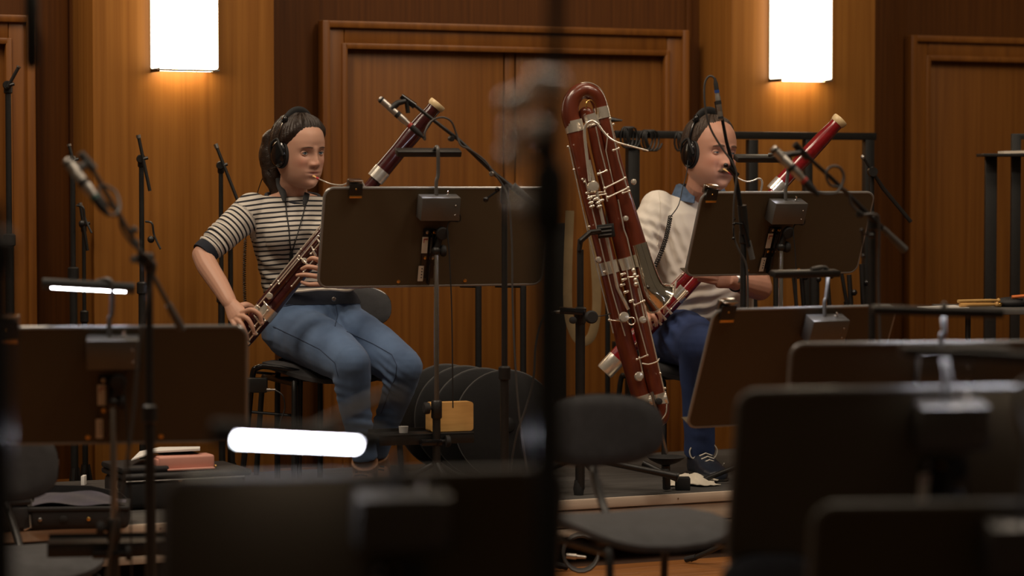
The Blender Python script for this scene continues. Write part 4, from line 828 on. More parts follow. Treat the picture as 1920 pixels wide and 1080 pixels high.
# cross levers
for a, b, r in (((1134, 353), (1172, 334), 0.0032), ((1140, 370), (1178, 352), 0.0032), ((1106, 236), (1118, 231), 0.003), ((1122, 326), (1137, 320), 0.003), ((1150, 282), (1160, 278), 0.0026), ((1168, 362), (1180, 358), 0.0026),
                ((1100, 362), (1134, 360), 0.0028), ((1104, 368), (1136, 364), 0.0028), ((1194, 674), (1214, 666), 0.0026), ((1190, 572), (1208, 564), 0.0026), ((1142, 600), (1165, 602), 0.0026), ((1178, 520), (1196, 518), 0.0024)):
    lv = part('key_lever', MB().tube([C(a[0], a[1], -0.046), C(b[0], b[1], -0.034)], r, 8), 'silver', ct)
    part('post', MB().sphere(C(a[0], a[1], -0.046), r*1.8).sphere(C(b[0], b[1], -0.034), r*1.7), 'silver', lv)
for px, py, r, dy in ((1112, 350, 0.0205, -0.046), (1170, 595, 0.0185, -0.046), (1205, 600, 0.0130, -0.04), (1198, 706, 0.0165, -0.042), (1188, 341, 0.010, -0.012), (1122, 487, 0.011, -0.034), (1173, 410, 0.0105, -0.012), (1140, 430, 0.007, -0.04)):
    part('key_cup', cup(C(px, py, dy), (0.08, -1, 0.1), r, 0.010), 'silver', ct)
for px, py in ((1106, 371), (1117, 373), (1108, 380), (1110, 387), (1122, 380), (1124, 387), (1128, 376)):
    part('touch_piece', MB().sphere(C(px, py, -0.050), (0.0105, 0.007, 0.0058), (Vector((0.94, 0, 0.34)), Vector((0, 1, 0)), Vector((-0.34, 0, 0.94)))), 'silver', ct)
for px, py in ((1188, 507), (1190, 516), (1191, 525), (1192, 533)):
    part('touch_piece', MB().sphere(C(px, py, -0.036), (0.0075, 0.008, 0.0085)), 'silver', ct)
for px, py in ((1166, 515), (1168, 525), (1165, 535), (1172, 548), (1182, 565)):
    part('post', MB().tube([C(px, py, -0.045), C(px+6, py-2, -0.035)], 0.0042, 8).sphere(C(px, py, -0.046), 0.006), 'silver', ct)
for px, py in ((1065, 275), (1076, 318), (1092, 336), (1096, 341), (1100, 230), (1150, 233), (1144, 222), (1112, 437), (1105, 425), (1133, 510), (1238, 700), (1247, 728)):
    part('post', MB().tube([C(px, py, -0.028), C(px, py, -0.042)], 0.003, 8).sphere(C(px, py, -0.043), 0.0046), 'silver', ct)
part('whisper_ring', MB().tube([C(1184, 602, -0.046)+Vector((0.0125*math.cos(a), 0, 0.0125*math.sin(a))) for a in [2*math.pi*k/20 for k in range(20)]], 0.0022, 6, closed=True), 'silver', ct)
part('saddle', MB().tube(cat([C(1204, 681, -0.036), C(1216, 683, -0.04), C(1232, 678, -0.036), C(1236, 672, -0.03)], 5), 0.0026, 6), 'silver', ct)
part('endpin', MB().tube([C(1222, 735, -0.04), C(1232, 775, -0.042), C(1250, 850, -0.02)], 0.0058, 10), 'steel', ct)
part('endpin_screw', MB().lathe(C(1234, 752, -0.036), (0.2, -1, 0), [(0, 0.010), (0.006, 0.012), (0.018, 0.011), (0.02, 0.004)], 8), 'rubber', ct)
# stand holding the contrabassoon
t = thing('instrument_stand', 'black pole stand with slotted clamp holding the contrabassoon', 'instrument stand', ground(P(1088, 800, 8.85), STAGE))
q = P(1088, 450, 8.85)
part('pole', MB().tube([ground(q, STAGE+0.02), P(1088, 585, 8.85)], 0.0165, 14), 'black', t)
part('pole', MB().tube([P(1088, 595, 8.85), P(1088, 468, 8.85)], 0.0115, 14), 'black', t)
part('foot', MB().lathe(ground(P(1085, 920, 8.85), STAGE+0.001), Z, [(0, 0.016), (0.02, 0.019), (0.05, 0.014)], 14), 'rubber', t)
part('collar', MB().lathe(P(1088, 606, 8.85), Z, [(0, 0.019), (0.03, 0.021), (0.05, 0.021), (0.055, 0.014)], 14), 'black', t)
part('clamp_arm', MB().tube([P(1086, 470, 8.84), P(1088, 452, 8.84), P(1106, 436, 8.855), P(1124, 434, 8.87)], [0.014, 0.017, 0.016, 0.015], 10, flat=0.6), 'black', t)
part('clamp_screw', MB().lathe(P(1088, 454, 8.822), (0, -1, 0), [(0, 0.006), (0.004, 0.005)], 10), 'blackgloss', t)
jaw = part('clamp_jaw', MB().box(P(1136, 433, 8.882), (0.058, 0.012, 0.046), (Vector((0.99, 0, 0.12)), Vector((0, 1, 0)), Vector((-0.12, 0, 0.99))), bevel=0.002), 'black', t)
for k in (-1, 0, 1):
    part('slot_rib', MB().box(P(1134, 433+k*7, 8.874), (0.046, 0.006, 0.005), (Vector((0.99, 0, 0.12)), Vector((0, 1, 0)), Vector((-0.12, 0, 0.99)))), 'grey_rubber', jaw)
for a, b in (((1088, 850), (1268, 893)), ((1088, 850), (960, 905)), ((1088, 850), (1110, 880))):
    e = P(*b, 8.82 if b[0] > 1200 else (8.9 if b[0] < 1000 else 9.3)); e.z = max(e.z, STAGE+0.012)
    part('leg', MB().tube([ground(q, STAGE+0.13), e], 0.011, 10), 'black', t)
dv = thing('headphone_mixer', 'small black device clamped to the contrabassoon stand pole', 'audio box', P(1078, 600, 8.82))
part('casing', MB().box(P(1073, 583, 8.83), (0.085, 0.06, 0.022), (Vector((0.99, 0, -0.06)), Vector((0, 1, 0)), Vector((0.06, 0, 0.99))), bevel=0.003), 'blackgloss', dv)
part('knob', MB().lathe(P(1106, 594, 8.80), (0.3, -1, 0), [(0, 0.007), (0.01, 0.022), (0.022, 0.022), (0.026, 0.018)], 18), 'rubber', dv)
part('knob', MB().lathe(P(1072, 600, 8.81), (0.3, -1, 0), [(0, 0.005), (0.008, 0.012), (0.018, 0.012), (0.02, 0.008)], 14), 'rubber', dv)
part('jack_plug', MB().lathe(P(1054, 585, 8.81), (-1, 0, 0), [(0, 0.006), (0.02, 0.006), (0.021, 0.004), (0.04, 0.003)], 12), 'nickel', dv)
part('cable', MB().tube(cat([P(1044, 585, 8.81), P(1026, 590, 8.8), P(1014, 606, 8.8), P(1004, 650, 8.8), P(1000, 710, 8.8), P(984, 770, 8.8), P(970, 810, 8.8), P(960, 860, 8.82), P(955, 905, 8.85)], 6), 0.0038, 8), 'cable', dv)
part('cable', MB().tube(cat([P(1112, 593, 8.82), P(1130, 592, 8.84), P(1145, 588, 8.88)], 5), 0.002, 6), 'bcable', dv)
# foot tray under the endpin
t = thing('endpin_rest', 'black cupped rest under the contrabassoon endpin', 'instrument stand', ground(P(1250, 900, 8.95), STAGE))
part('rest_cup', MB().lathe(P(1249, 871, 8.93), Z, [(0, 0.02), (0.006, 0.035), (0.016, 0.055), (0.026, 0.066), (0.028, 0.063), (0.02, 0.045), (0.012, 0.01)], 24), 'rubber', t)
part('stem', MB().tube([ground(P(1250, 880, 8.95), STAGE+0.01), P(1249, 872, 8.93)], 0.014, 10), 'black', t)
part('clamp', MB().box(P(1246, 886, 8.87), (0.03, 0.03, 0.025), bevel=0.003), 'black', t)
part('base', MB().box(ground(P(1280, 900, 9.0), STAGE+0.022), (0.05, 0.05, 0.044), bevel=0.004), 'rubber', t)
part('arm_tube', MB().tube([P(1205, 868, 8.86), P(1240, 886, 8.85), P(1272, 895, 8.84)], [0.010, 0.011, 0.017], 12), 'black', t)

def bassoon(a, b, D0, D1, m, label, bands, bell, keys, cap=None, fat=1.0, r_up=0.030):
    """a: lower end px, b: bell px; straight axis"""
    A = P(a[0], a[1], D0); B = P(b[0], b[1], D1); d = (B-A); L = d.length; d.normalize()
    side = d.cross(Vector((0, 1, 0))).normalized()
    if side.z < 0: side = -side            # upper left side in the picture
    fr = side.cross(d).normalized()
    if fr.y > 0: fr = -fr
    t = thing('bassoon', label, 'bassoon', A, 'bassoons')
    def at(s, o=0.0, f=0.0): return A+d*(L*s)+side*o+fr*f
    part('boot_joint', MB().tube([at(0.0), at(0.02), at(bands[0])], [0.037*fat, 0.039*fat, 0.041*fat], 22, flat=0.72, ref=fr), m, t)
    part('bass_joint', MB().tube([at(bands[0], -0.014), at(bands[1], -0.004)], [0.0265*fat, 0.024*fat], 20), m, t)
    part('wing_joint', MB().tube([at(bands[0], 0.020, 0.004), at(bands[1]-0.10, 0.018, 0.004), at(bands[1]-0.06, 0.012, 0.002)], [0.024*fat, 0.018*fat, 0.008], 18), m, t)
    part('bell_joint', MB().tube([at(bands[1]), at(bands[1]+0.06), at(bell[0]), at(bell[1]), at(bell[2])], [r_up, r_up*0.98, r_up*1.0, r_up*0.93, r_up*0.82], 22) if False else MB().ringloft([[at(s)+side*(r*math.cos(2*math.pi*k/22))+fr*(r*math.sin(2*math.pi*k/22)) for k in range(22)] for s, r in ((bands[1], r_up*0.98), (bell[0]-0.06, r_up*0.93), (bell[0], r_up*1.02), (bell[1], r_up*0.97), (bell[2], r_up*0.80), (0.985, r_up*0.84))]), m, t)
    part('bell_ring', MB().ringloft([[at(s)+side*(r*math.cos(2*math.pi*k/26))+fr*(r*math.sin(2*math.pi*k/26)) for k in range(26)] for s, r in ((0.980, r_up*0.86), (0.986, r_up*1.0), (0.997, r_up*1.02), (1.0, r_up*0.96), (1.0, r_up*0.62), (0.985, r_up*0.60))], caps=False), 'ivory', t)
    part('bore', MB().ringloft([[at(s)+side*(r*math.cos(2*math.pi*k/20))+fr*(r*math.sin(2*math.pi*k/20)) for k in range(20)] for s, r in ((0.9880, r_up*0.62), (0.9886, 0.001))]), 'bore', t)
    part('silver_band', MB().tube([at(bands[0]-0.022), at(bands[0]+0.018)], 0.0425*fat, 24, flat=0.74, ref=fr), 'silver', t)
    part('silver_band', MB().tube([at(bands[1]-0.012), at(bands[1]+0.028)], r_up*1.04, 22), 'silver', t)
    if cap: part('boot_cap', MB().tube([at(-0.045), at(-0.04), at(0.012)], [0.036*fat, 0.039*fat, 0.040*fat], 22, flat=0.74, ref=fr), 'silver', t)
    for s0, s1, o, f, r in keys['rods']:
        kr = part('key_rod', MB().tube([at(s0, o, f), at(s1, o, f)], r, 8), 'silver', t)
        mb = MB()
        for j in range(3):
            s = s0+(s1-s0)*j/2; mb.tube([at(s, o, f-0.012), at(s, o, f+0.002)], r*1.1, 6).sphere(at(s, o, f+0.002), r*1.7)
        part('post', mb, 'silver', kr)
    for s, o, f, r in keys['cups']: part('key_cup', cup(at(s, o, f), fr, r, 0.007), 'silver', t)
    for s, o, s2, o2, f in keys['levers']:
        part('key_lever', MB().tube(cat([at(s, o, f), at((s+s2)/2, (o+o2)/2, f+0.006), at(s2, o2, f)], 4), [0.0028, 0.003, 0.0055], 8), 'silver', t)
    return t, at
K1 = dict(rods=((0.12, 0.33, 0.030, 0.030, 0.0024), (0.20, 0.50, 0.040, 0.022, 0.0022), (0.22, 0.42, 0.022, 0.034, 0.0022), (0.0, 0.13, -0.006, 0.037, 0.0024), (-0.06, 0.10, -0.022, 0.036, 0.0026), (0.45, 0.62, 0.034, 0.016, 0.0022), (0.36, 0.46, 0.004, 0.034, 0.0024), (0.24, 0.36, -0.016, 0.032, 0.0022)),
          cups=((0.17, 0.020, 0.034, 0.012), (0.03, 0.012, 0.035, 0.012), (0.33, 0.006, 0.034, 0.010), (0.415, 0.0, 0.030, 0.009), (0.48, -0.016, 0.024, 0.011)),
          levers=((0.38, 0.018, 0.365, -0.012, 0.036), (0.41, 0.018, 0.40, -0.018, 0.036), (0.45, 0.018, 0.445, -0.010, 0.034), (0.33, 0.02, 0.325, -0.014, 0.037), (0.09, 0.02, 0.085, -0.018, 0.040), (0.055, 0.01, 0.05, -0.03, 0.040), (0.02, 0.01, 0.01, -0.03, 0.040), (0.145, 0.024, 0.14, -0.006, 0.040), (0.47, 0.02, 0.49, 0.036, 0.03)))
bw1, at1 = bassoon((452, 638), (822, 193), 8.93, 8.98, 'bas1', 'dark maroon bassoon held by the woman in the striped top', (0.125, 0.690), (0.86, 0.92, 0.965), K1, fat=0.92, r_up=0.030)
K2 = dict(rods=((0.05, 0.24, 0.026, 0.030, 0.0024), (0.20, 0.46, 0.036, 0.022, 0.0022), (0.02, 0.16, -0.010, 0.036, 0.0024), (0.16, 0.30, -0.018, 0.034, 0.0024)),
          cups=((0.06, -0.006, 0.034, 0.013), (0.17, 0.010, 0.034, 0.012), (0.24, 0.010, 0.034, 0.010)),
          levers=((0.12, 0.02, 0.115, -0.018, 0.040), (0.15, 0.02, 0.145, -0.018, 0.040), (0.18, 0.02, 0.175, -0.03, 0.040), (0.20, 0.014, 0.195, -0.03, 0.040), (0.225, 0.014, 0.22, -0.03, 0.040), (0.27, 0.014, 0.30, 0.036, 0.034)))
bw2, at2 = bassoon((1152, 677), (1577, 223), 9.40, 9.45, 'bas2', 'bright cherry red bassoon held by the man in the white shirt', (0.285, 0.712), (0.86, 0.92, 0.965), K2, cap=True, fat=0.86, r_up=0.0285)
# bocals with reeds belong to the bassoons
def bocal(t, pts, reed):
    part('bocal', MB().tube(cat(pts, 6), [0.0022, 0.0026, 0.003, 0.0036, 0.0042], 10), 'silver', t)
    a, b = reed; rd = part('reed', MB().tube([a, a+(b-a)*0.5, b], [0.0075, 0.005, 0.0035], 10, flat=0.45, ref=(0, 0, 1)), 'reed', t)
    part('reed_thread', MB().tube([a+(b-a)*0.55, b], 0.0044, 10), 'redthread', rd)
bocal(bw1, [P(597, 335, 9.02), P(606, 339, 9.0), P(622, 345, 8.98), P(640, 347, 8.96), P(652, 343, 8.95), P(664, 338, 8.94), P(678, 341, 8.94), P(682, 358, 8.95), P(664, 400, 8.96)], (P(588, 330, 9.035), P(598, 336, 9.02)))
bocal(bw2, [P(1372, 326, 9.36), P(1384, 334, 9.35), P(1398, 340, 9.34), P(1411, 339, 9.34), P(1421, 335, 9.35), P(1428, 338, 9.36), P(1428, 352, 9.37), P(1420, 385, 9.39)], (P(1357, 317, 9.38), P(1373, 327, 9.36)))
# ================================================================== people
def voxel(mb, size, smooth=2, fac=0.5):
    me = mb.mesh('tmp', None); o = bpy.data.objects.new('tmp', me); COL.objects.link(o)
    m = o.modifiers.new('r', 'REMESH'); m.mode = 'VOXEL'; m.voxel_size = size
    if smooth:
        s = o.modifiers.new('s', 'SMOOTH'); s.iterations = smooth; s.factor = fac
    dg = bpy.context.evaluated_depsgraph_get(); me2 = bpy.data.meshes.new_from_object(o.evaluated_get(dg))
    bpy.data.objects.remove(o); bpy.data.meshes.remove(me)
    return me2
def vco(me):
    a = np.empty(len(me.vertices)*3, np.float32); me.vertices.foreach_get('co', a); return a.reshape(-1, 3).astype(np.float64)
def vset(me, co): me.vertices.foreach_set('co', co.astype(np.float32).ravel()); me.update()
def vno(me):
    a = np.empty(len(me.vertices)*3, np.float32); me.vertices.foreach_get('normal', a); return a.reshape(-1, 3).astype(np.float64)
def wrinkle(me, amp, sc, seed=0.0, folds=None):
    co, no = vco(me), vno(me); d = np.zeros(len(co))
    for i in range(len(co)):
        p = Vector(co[i])*sc+Vector((seed, seed, seed)); d[i] = noise.noise(p)+0.5*noise.noise(p*2.1)
    d *= amp
    if folds:
        for (c, ax, per, rad, am) in folds:
            q = co-np.array(c); w = np.exp(-(q**2).sum(1)/rad**2); s = q @ np.array(Vector(ax).normalized())
            d += am*w*np.sin(2*np.pi*s/per+6*d/max(amp, 1e-6)*0.25)
    vset(me, co+no*d[:, None])
HT = np.array([(0.118, 0.004, 0.004, 0.006), (0.1165, 0.018, 0.016, 0.030), (0.112, 0.031, 0.030, 0.048), (0.097, 0.052, 0.058, 0.075), (0.072, 0.066, 0.077, 0.092), (0.042, 0.0725, 0.086, 0.100), (0.010, 0.0735, 0.0865, 0.101), (-0.020, 0.0715, 0.0865, 0.093), (-0.050, 0.0665, 0.0865, 0.074), (-0.076, 0.0575, 0.0860, 0.052), (-0.096, 0.045, 0.0825, 0.036), (-0.108, 0.032, 0.075, 0.022), (-0.115, 0.018, 0.064, 0.006), (-0.1165, 0.005, 0.056, -0.03)])
def head_grid(nz=120, nu=120, off=0.0, male=False, feat=True):
    zs = np.concatenate([np.linspace(0.118, 0.105, 12), np.linspace(0.104, -0.104, nz-24), np.linspace(-0.105, -0.1165, 12)])
    o = HT[:, 0][::-1]; a = np.interp(zs, o, HT[:, 1][::-1]); f = np.interp(zs, o, HT[:, 2][::-1]); b = np.interp(zs, o, HT[:, 3][::-1])
    k = np.ones(5)/5
    def sm(v):
        e = np.concatenate([[v[0]]*2, v, [v[-1]]*2]); return np.convolve(e, k, 'valid')
    for _ in range(3): a, f, b = sm(a), sm(f), sm(b)
    if male: a = a*(1+0.10*np.exp(-((zs+0.06)/0.035)**2)); 
    ph = np.linspace(0, 2*np.pi, nu, endpoint=False)
    sp, cp = np.sin(ph), np.cos(ph); ex = 2/2.35
    X = a[:, None]*(np.sign(sp)*np.abs(sp)**ex)[None]; cc = (np.sign(cp)*np.abs(cp)**ex)[None]
    Yv = np.where(cc > 0, f[:, None]*cc, b[:, None]*cc); Zv = np.repeat(zs[:, None], nu, 1)
    if feat:
        g = lambda x0, z0, wx, wz: np.exp(-((X-x0)/wx)**2-((Zv-z0)/wz)**2)
        front = np.clip(cc*1.6, 0, 1); D = np.zeros_like(X)
        prof = np.interp(Zv, [-0.046, -0.040, -0.033, -0.026, 0.0, 0.018, 0.032], [0, 0.35, 0.92, 1.0, 0.52, 0.26, 0.0])
        wn = np.interp(Zv, [-0.045, -0.028, 0.0, 0.02], [0.0135, 0.0125, 0.0085, 0.009])*(1.15 if male else 1.0)
        D += (0.027 if male else 0.0225)*prof*np.exp(-(X/wn)**2)
        for s in (-1, 1):
            D += 0.0075*g(s*0.0135, -0.0315, 0.0065, 0.007)
            D -= 0.0125*g(s*0.031, 0.004, 0.0165, 0.0125)
            D += (0.0055 if male else 0.003)*g(s*0.030, 0.024, 0.022, 0.008)
            D += 0.005*g(s*0.045, -0.024, 0.016, 0.018)
            D += 0.004*g(s*0.036, -0.058, 0.016, 0.018)
            D -= (0.0035 if male else 0.0018)*g(s*0.030, -0.046, 0.005, 0.014)
        D += 0.0055*g(0, -0.0545, 0.019, 0.0048)+0.0062*g(0, -0.0665, 0.017, 0.0055)-0.0050*g(0, -0.0605, 0.022, 0.0022)
        D -= 0.0045*g(0, -0.080, 0.018, 0.0065)
        D += 0.008*g(0, -0.100, 0.020, 0.013)+0.004*g(0, 0.055, 0.05, 0.03)
        Yv = Yv+D*front
    if off is not None and not np.isscalar(off):
        off = off(X, Yv, Zv, ph)
    if not np.isscalar(off) or off:
        n = np.stack([X/0.0735**2, Yv/0.095**2, Zv/0.118**2], -1); n /= np.linalg.norm(n, axis=-1, keepdims=True)+1e-9
        X, Yv, Zv = X+n[..., 0]*off, Yv+n[..., 1]*off, Zv+n[..., 2]*off
    return X, Yv, Zv, ph
class Head:
    def __init__(s, c, yaw, pitch, roll, sc):
        s.c = Vector(c); s.sc = sc
        f = Vector((math.sin(math.radians(yaw)), -math.cos(math.radians(yaw)), 0)); x = Vector((math.cos(math.radians(yaw)), math.sin(math.radians(yaw)), 0)); u = Z.copy()
        R = Matrix.Rotation(math.radians(pitch), 3, x); f, u = R @ f, R @ u
        R = Matrix.Rotation(math.radians(roll), 3, f); x, u = R @ x, R @ u
        s.x, s.f, s.u = x, f, u
    def p(s, x, y, z): return s.c+(s.x*x+s.f*y+s.u*z)*s.sc
    def loc(s, co):
        q = (co-np.array(s.c))/s.sc; return q @ np.array(s.x), q @ np.array(s.f), q @ np.array(s.u)
    def grid(s, mb, male):
        X, Y_, Zv, ph = head_grid(male=male); mb.ringloft([[s.p(X[i, j], Y_[i, j], Zv[i, j]) for j in range(X.shape[1])] for i in range(X.shape[0])])
def eyes(h, person, gx, gz, male):
    for sg in (-1, 1):
        c = h.p(sg*0.032, 0.0655 if male else 0.0650, 0.004); r = (0.0122 if male else 0.0132)*h.sc
        e = part('eye', MB().sphere(c, r, None, 20, 14), 'eye', person)
        gd = (h.f+h.x*gx+h.u*gz).normalized()
        part('iris', MB().lathe(c+gd*(r*0.86), gd, [(0, r*0.50), (r*0.10, r*0.43), (r*0.15, r*0.20)], 18), 'iris', e)
        part('pupil', MB().lathe(c+gd*(r*0.98), gd, [(0, r*0.22), (r*0.04, r*0.15)], 14), 'pupil', e)
        # lids: skin shell with an almond opening
        R2 = r*1.07; N, K = 28, 26; vs = []; fs = []
        for i in range(N+1):
            for j in range(K+1):
                az = math.radians(-85+170*i/N); el = math.radians(-80+160*j/K)
                vs.append(c+(h.x*(math.sin(az)*math.cos(el))+h.f*(math.cos(az)*math.cos(el))+h.u*math.sin(el))*R2)
        for i in range(N):
            for j in range(K):
                az = -85+170*(i+0.5)/N; el = -80+160*(j+0.5)/K
                q = 1-(az/62.0)**2
                up = (24 if not male else 12)*q if q > 0 else 0; lo = (-20 if not male else -16)*q if q > 0 else 0
                if q > 0 and lo < el < up: continue
                fs.append((i*(K+1)+j, (i+1)*(K+1)+j, (i+1)*(K+1)+j+1, i*(K+1)+j+1))
        lid = part('eyelid', MB().raw(vs, fs), 'skin', person)
        me = lid.data; at = me.color_attributes.new('tone', 'FLOAT_COLOR', 'POINT'); col = (0.50, 0.27, 0.185, 1) if not male else (0.53, 0.27, 0.185, 1)
        at.data.foreach_set('color', np.tile(np.array(col, np.float32), len(me.vertices)))
        md = lid.modifiers.new('t', 'SOLIDIFY'); md.thickness = 0.0012
        # lash line
        lash = [c+(h.x*(math.sin(math.radians(a))*math.cos(math.radians(e2)))+h.f*(math.cos(math.radians(a))*math.cos(math.radians(e2)))+h.u*math.sin(math.radians(e2)))*(R2*1.01) for a, e2 in [(a, ((24 if not male else 12)*(1-(a/62)**2))) for a in range(-60, 61, 10)]]
        part('lash_line', MB().tube(lash, 0.0008 if not male else 0.0006, 5), 'brow', person)
        # brow
        pts = []
        for k in range(9):
            x = sg*(0.013+0.036*k/8); z = 0.0225+0.0045*math.sin(math.pi*(0.15+0.7*k/8))-0.003*(k/8) + (0.001 if male else 0)
            y = 0.0875*(1-(abs(x)/0.0735)**2.35)**(1/2.35)+0.0035 - (0.0 if k < 7 else 0.001)
            pts.append(h.p(x, y, z))
        part('eyebrow', MB().tube(pts, [0.0010, 0.0018, 0.0019, 0.0015, 0.0006] if not male else [0.002, 0.0042, 0.004, 0.003, 0.001], 8, flat=0.55, ref=h.f), 'brow' if not male else 'mous', person)
def hairshell(h, person, line, thick, m, male, temple=None):
    def off(X, Y_, Zv, ph):
        a = np.abs(((ph+np.pi) % (2*np.pi))-np.pi)[None]; zl = np.interp(a, line[0], line[1])
        zl = zl+0.001*np.sin(a*37)+0.0008*np.sin(a*71+1); t = np.clip((Zv-zl)/0.034, 0, 1); t = t*t*(3-2*t)
        nz = 0.0012*np.sin(ph[None]*46+Zv*60)+0.0007*np.sin(ph[None]*101-Zv*90)
        return -0.003+(thick+0.003)*t+nz*t
    X, Y_, Zv, ph = head_grid(110, 160, off, male)
    X0, Y0, Z0, _ = head_grid(110, 160, 0.0, male)
    a = np.abs(((ph+np.pi) % (2*np.pi))-np.pi); zl = np.interp(a, line[0], line[1])
    keep = Z0 > zl[None]-0.006
    N, U = X.shape; vs = [h.p(X[i, j], Y_[i, j], Zv[i, j]) for i in range(N) for j in range(U)]
    fs = [(i*U+j, i*U+(j+1) % U, (i+1)*U+(j+1) % U, (i+1)*U+j) for i in range(N-1) for j in range(U) if keep[i, j] and keep[i+1, j]]
    fs.append(tuple(range(U)))
    mb = MB(); mb.raw(vs, fs)
    loose = [v for v in mb.bm.verts if not v.link_faces]; bmesh.ops.delete(mb.bm, geom=loose, context='VERTS')
    return part('hair', mb, m, person)
def headphones(h, label, side=0.0, half=0.084, cord=None):
    t = thing('headphones', label, 'headphones', h.p(0, 0, 0.13), 'studio headphones')
    top = 0.135; pts = []
    for k in range(25):
        a = math.pi*(k/24); pts.append(h.p(-(half+0.008)*math.cos(a), -0.004-0.013*(1-math.cos(a))-0.002*math.sin(a), 0.020+(top-0.02)*math.sin(a)**0.85))
    part('headband', MB().tube(pts[5:20], [0.0125, 0.0155, 0.0155, 0.0125], 10, flat=0.42, ref=h.f), 'rubber', t)
    part('band_wire', MB().tube([p for p in pts], 0.0045, 8), 'blackgloss', t)
    for k in (6, 18): part('slider', MB().sphere(pts[k], (0.012, 0.018, 0.018)), 'blackgloss', t)
    for sg in (-1, 1):
        c = h.p(sg*(half+0.002), -0.004 if sg < 0 else -0.030, -0.006); ax = (h.x*sg).normalized()
        def ring(tt, r1, r2): return [c+ax*tt+h.f*(r1*h.sc*math.cos(2*math.pi*k/26))+h.u*(r2*h.sc*math.sin(2*math.pi*k/26)) for k in range(26)]
        part('ear_cushion', MB().ringloft([ring(-0.016, 0.028, 0.038), ring(-0.015, 0.037, 0.046), ring(-0.006, 0.040, 0.049), ring(0.001, 0.037, 0.047)]), 'rubber', t)
        ec = part('ear_cup', MB().ringloft([ring(0.0, 0.034, 0.044), ring(0.008, 0.0345, 0.0445), ring(0.016, 0.029, 0.038), ring(0.021, 0.020, 0.027), ring(0.022, 0.004, 0.005)]), 'blackgloss', t)
        part('yoke', MB().tube(cat([c+ax*0.012+h.f*0.034, c+ax*0.022+h.f*0.022+h.u*0.034, c+ax*0.016+h.u*0.052, c+ax*0.022-h.f*0.022+h.u*0.034, c+ax*0.012-h.f*0.036], 5), 0.0042, 8), 'rubber', t)
    return t
def skin_tone(me, h, base, lip, male, extra=None):
    co = vco(me); x, y, z = h.loc(co); col = np.tile(np.array(base), (len(co), 1))
    fr = (y > 0.045) & (np.abs(x) < 0.08) & (np.abs(z) < 0.13)
    def blend(w, c): 
        w = np.clip(w, 0, 1)[:, None]; col[:] = col*(1-w)+np.array(c)*w
    g = lambda x0, z0, wx, wz: np.where(fr, np.exp(-((x-x0)/wx)**4-((z-z0)/wz)**4), 0)
    g2 = lambda x0, z0, wx, wz: np.where(fr, np.exp(-((x-x0)/wx)**2-((z-z0)/wz)**2), 0)
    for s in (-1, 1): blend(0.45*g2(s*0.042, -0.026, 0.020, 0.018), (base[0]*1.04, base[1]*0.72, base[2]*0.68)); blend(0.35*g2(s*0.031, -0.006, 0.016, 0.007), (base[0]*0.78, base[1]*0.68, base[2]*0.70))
    blend(0.35*g2(0, -0.028, 0.016, 0.013), (base[0]*1.05, base[1]*0.70, base[2]*0.66))
    blend(0.75*g(0, -0.0605, 0.0205 if male else 0.0175, 0.0080), lip); blend(0.75*g(0, -0.0608, 0.021 if male else 0.0185, 0.0011), (lip[0]*0.3, lip[1]*0.25, lip[2]*0.25))
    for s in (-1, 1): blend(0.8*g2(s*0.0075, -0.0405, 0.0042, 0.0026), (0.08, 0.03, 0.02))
    if male: blend(0.28*g2(0, -0.085, 0.05, 0.03), (base[0]*0.62, base[1]*0.64, base[2]*0.70))
    at = me.color_attributes.new('tone', 'FLOAT_COLOR', 'POINT')
    at.data.foreach_set('color', np.concatenate([col, np.ones((len(co), 1))], 1).astype(np.float32).ravel())
def torso(mb, rings, yaw, exp=2.4, grow=0.0, n=32):
    r = Vector((math.cos(math.radians(yaw)), math.sin(math.radians(yaw)), 0)); f = Vector((math.sin(math.radians(yaw)), -math.cos(math.radians(yaw)), 0)); R = []
    for (c, hw, hd) in rings:
        ring = []
        for k in range(n):
            a = 2*math.pi*k/n; ca, sa = math.cos(a), math.sin(a)
            ring.append(c+r*((hw+grow)*math.copysign(abs(ca)**(2/exp), ca))+f*((hd+grow)*math.copysign(abs(sa)**(2/exp), sa)))
        R.append(ring)
    return mb.ringloft(R)
def hand(mb, wrist, knuck, width_dir, fingers, thumb, wr=0.024, hw=0.040, th=0.013):
    wd = Vector(width_dir).normalized(); w = Vector(wrist); k = Vector(knuck); d = (k-w).normalized(); nrm = d.cross(wd).normalized(); wd = nrm.cross(d).normalized()
    R = []
    for t_, a, b in ((-0.25, wr*0.86, wr*0.78), (0.15, wr*1.02, wr*0.76), (0.45, hw*0.86, th*1.25), (0.8, hw, th*1.12), (1.0, hw*0.98, th*0.95), (1.08, hw*0.8, th*0.6)):
        c = w+(k-w)*t_; R.append([c+wd*(a*math.cos(2*math.pi*q/18))+nrm*(b*math.sin(2*math.pi*q/18)) for q in range(18)])
    mb.ringloft(R)
    for pts in fingers:
        pl = cat(pts, 5); mb.tube(pl, [0.0098, 0.0092, 0.0088, 0.0080, 0.0072, 0.0058], 12); mb.sphere(pl[-1], 0.0060, None, 10, 8)
    pl = cat(thumb, 5); mb.tube(pl, [0.014, 0.012, 0.0105, 0.0095, 0.0075], 12); mb.sphere(pl[-1], 0.0076, None, 10, 8)
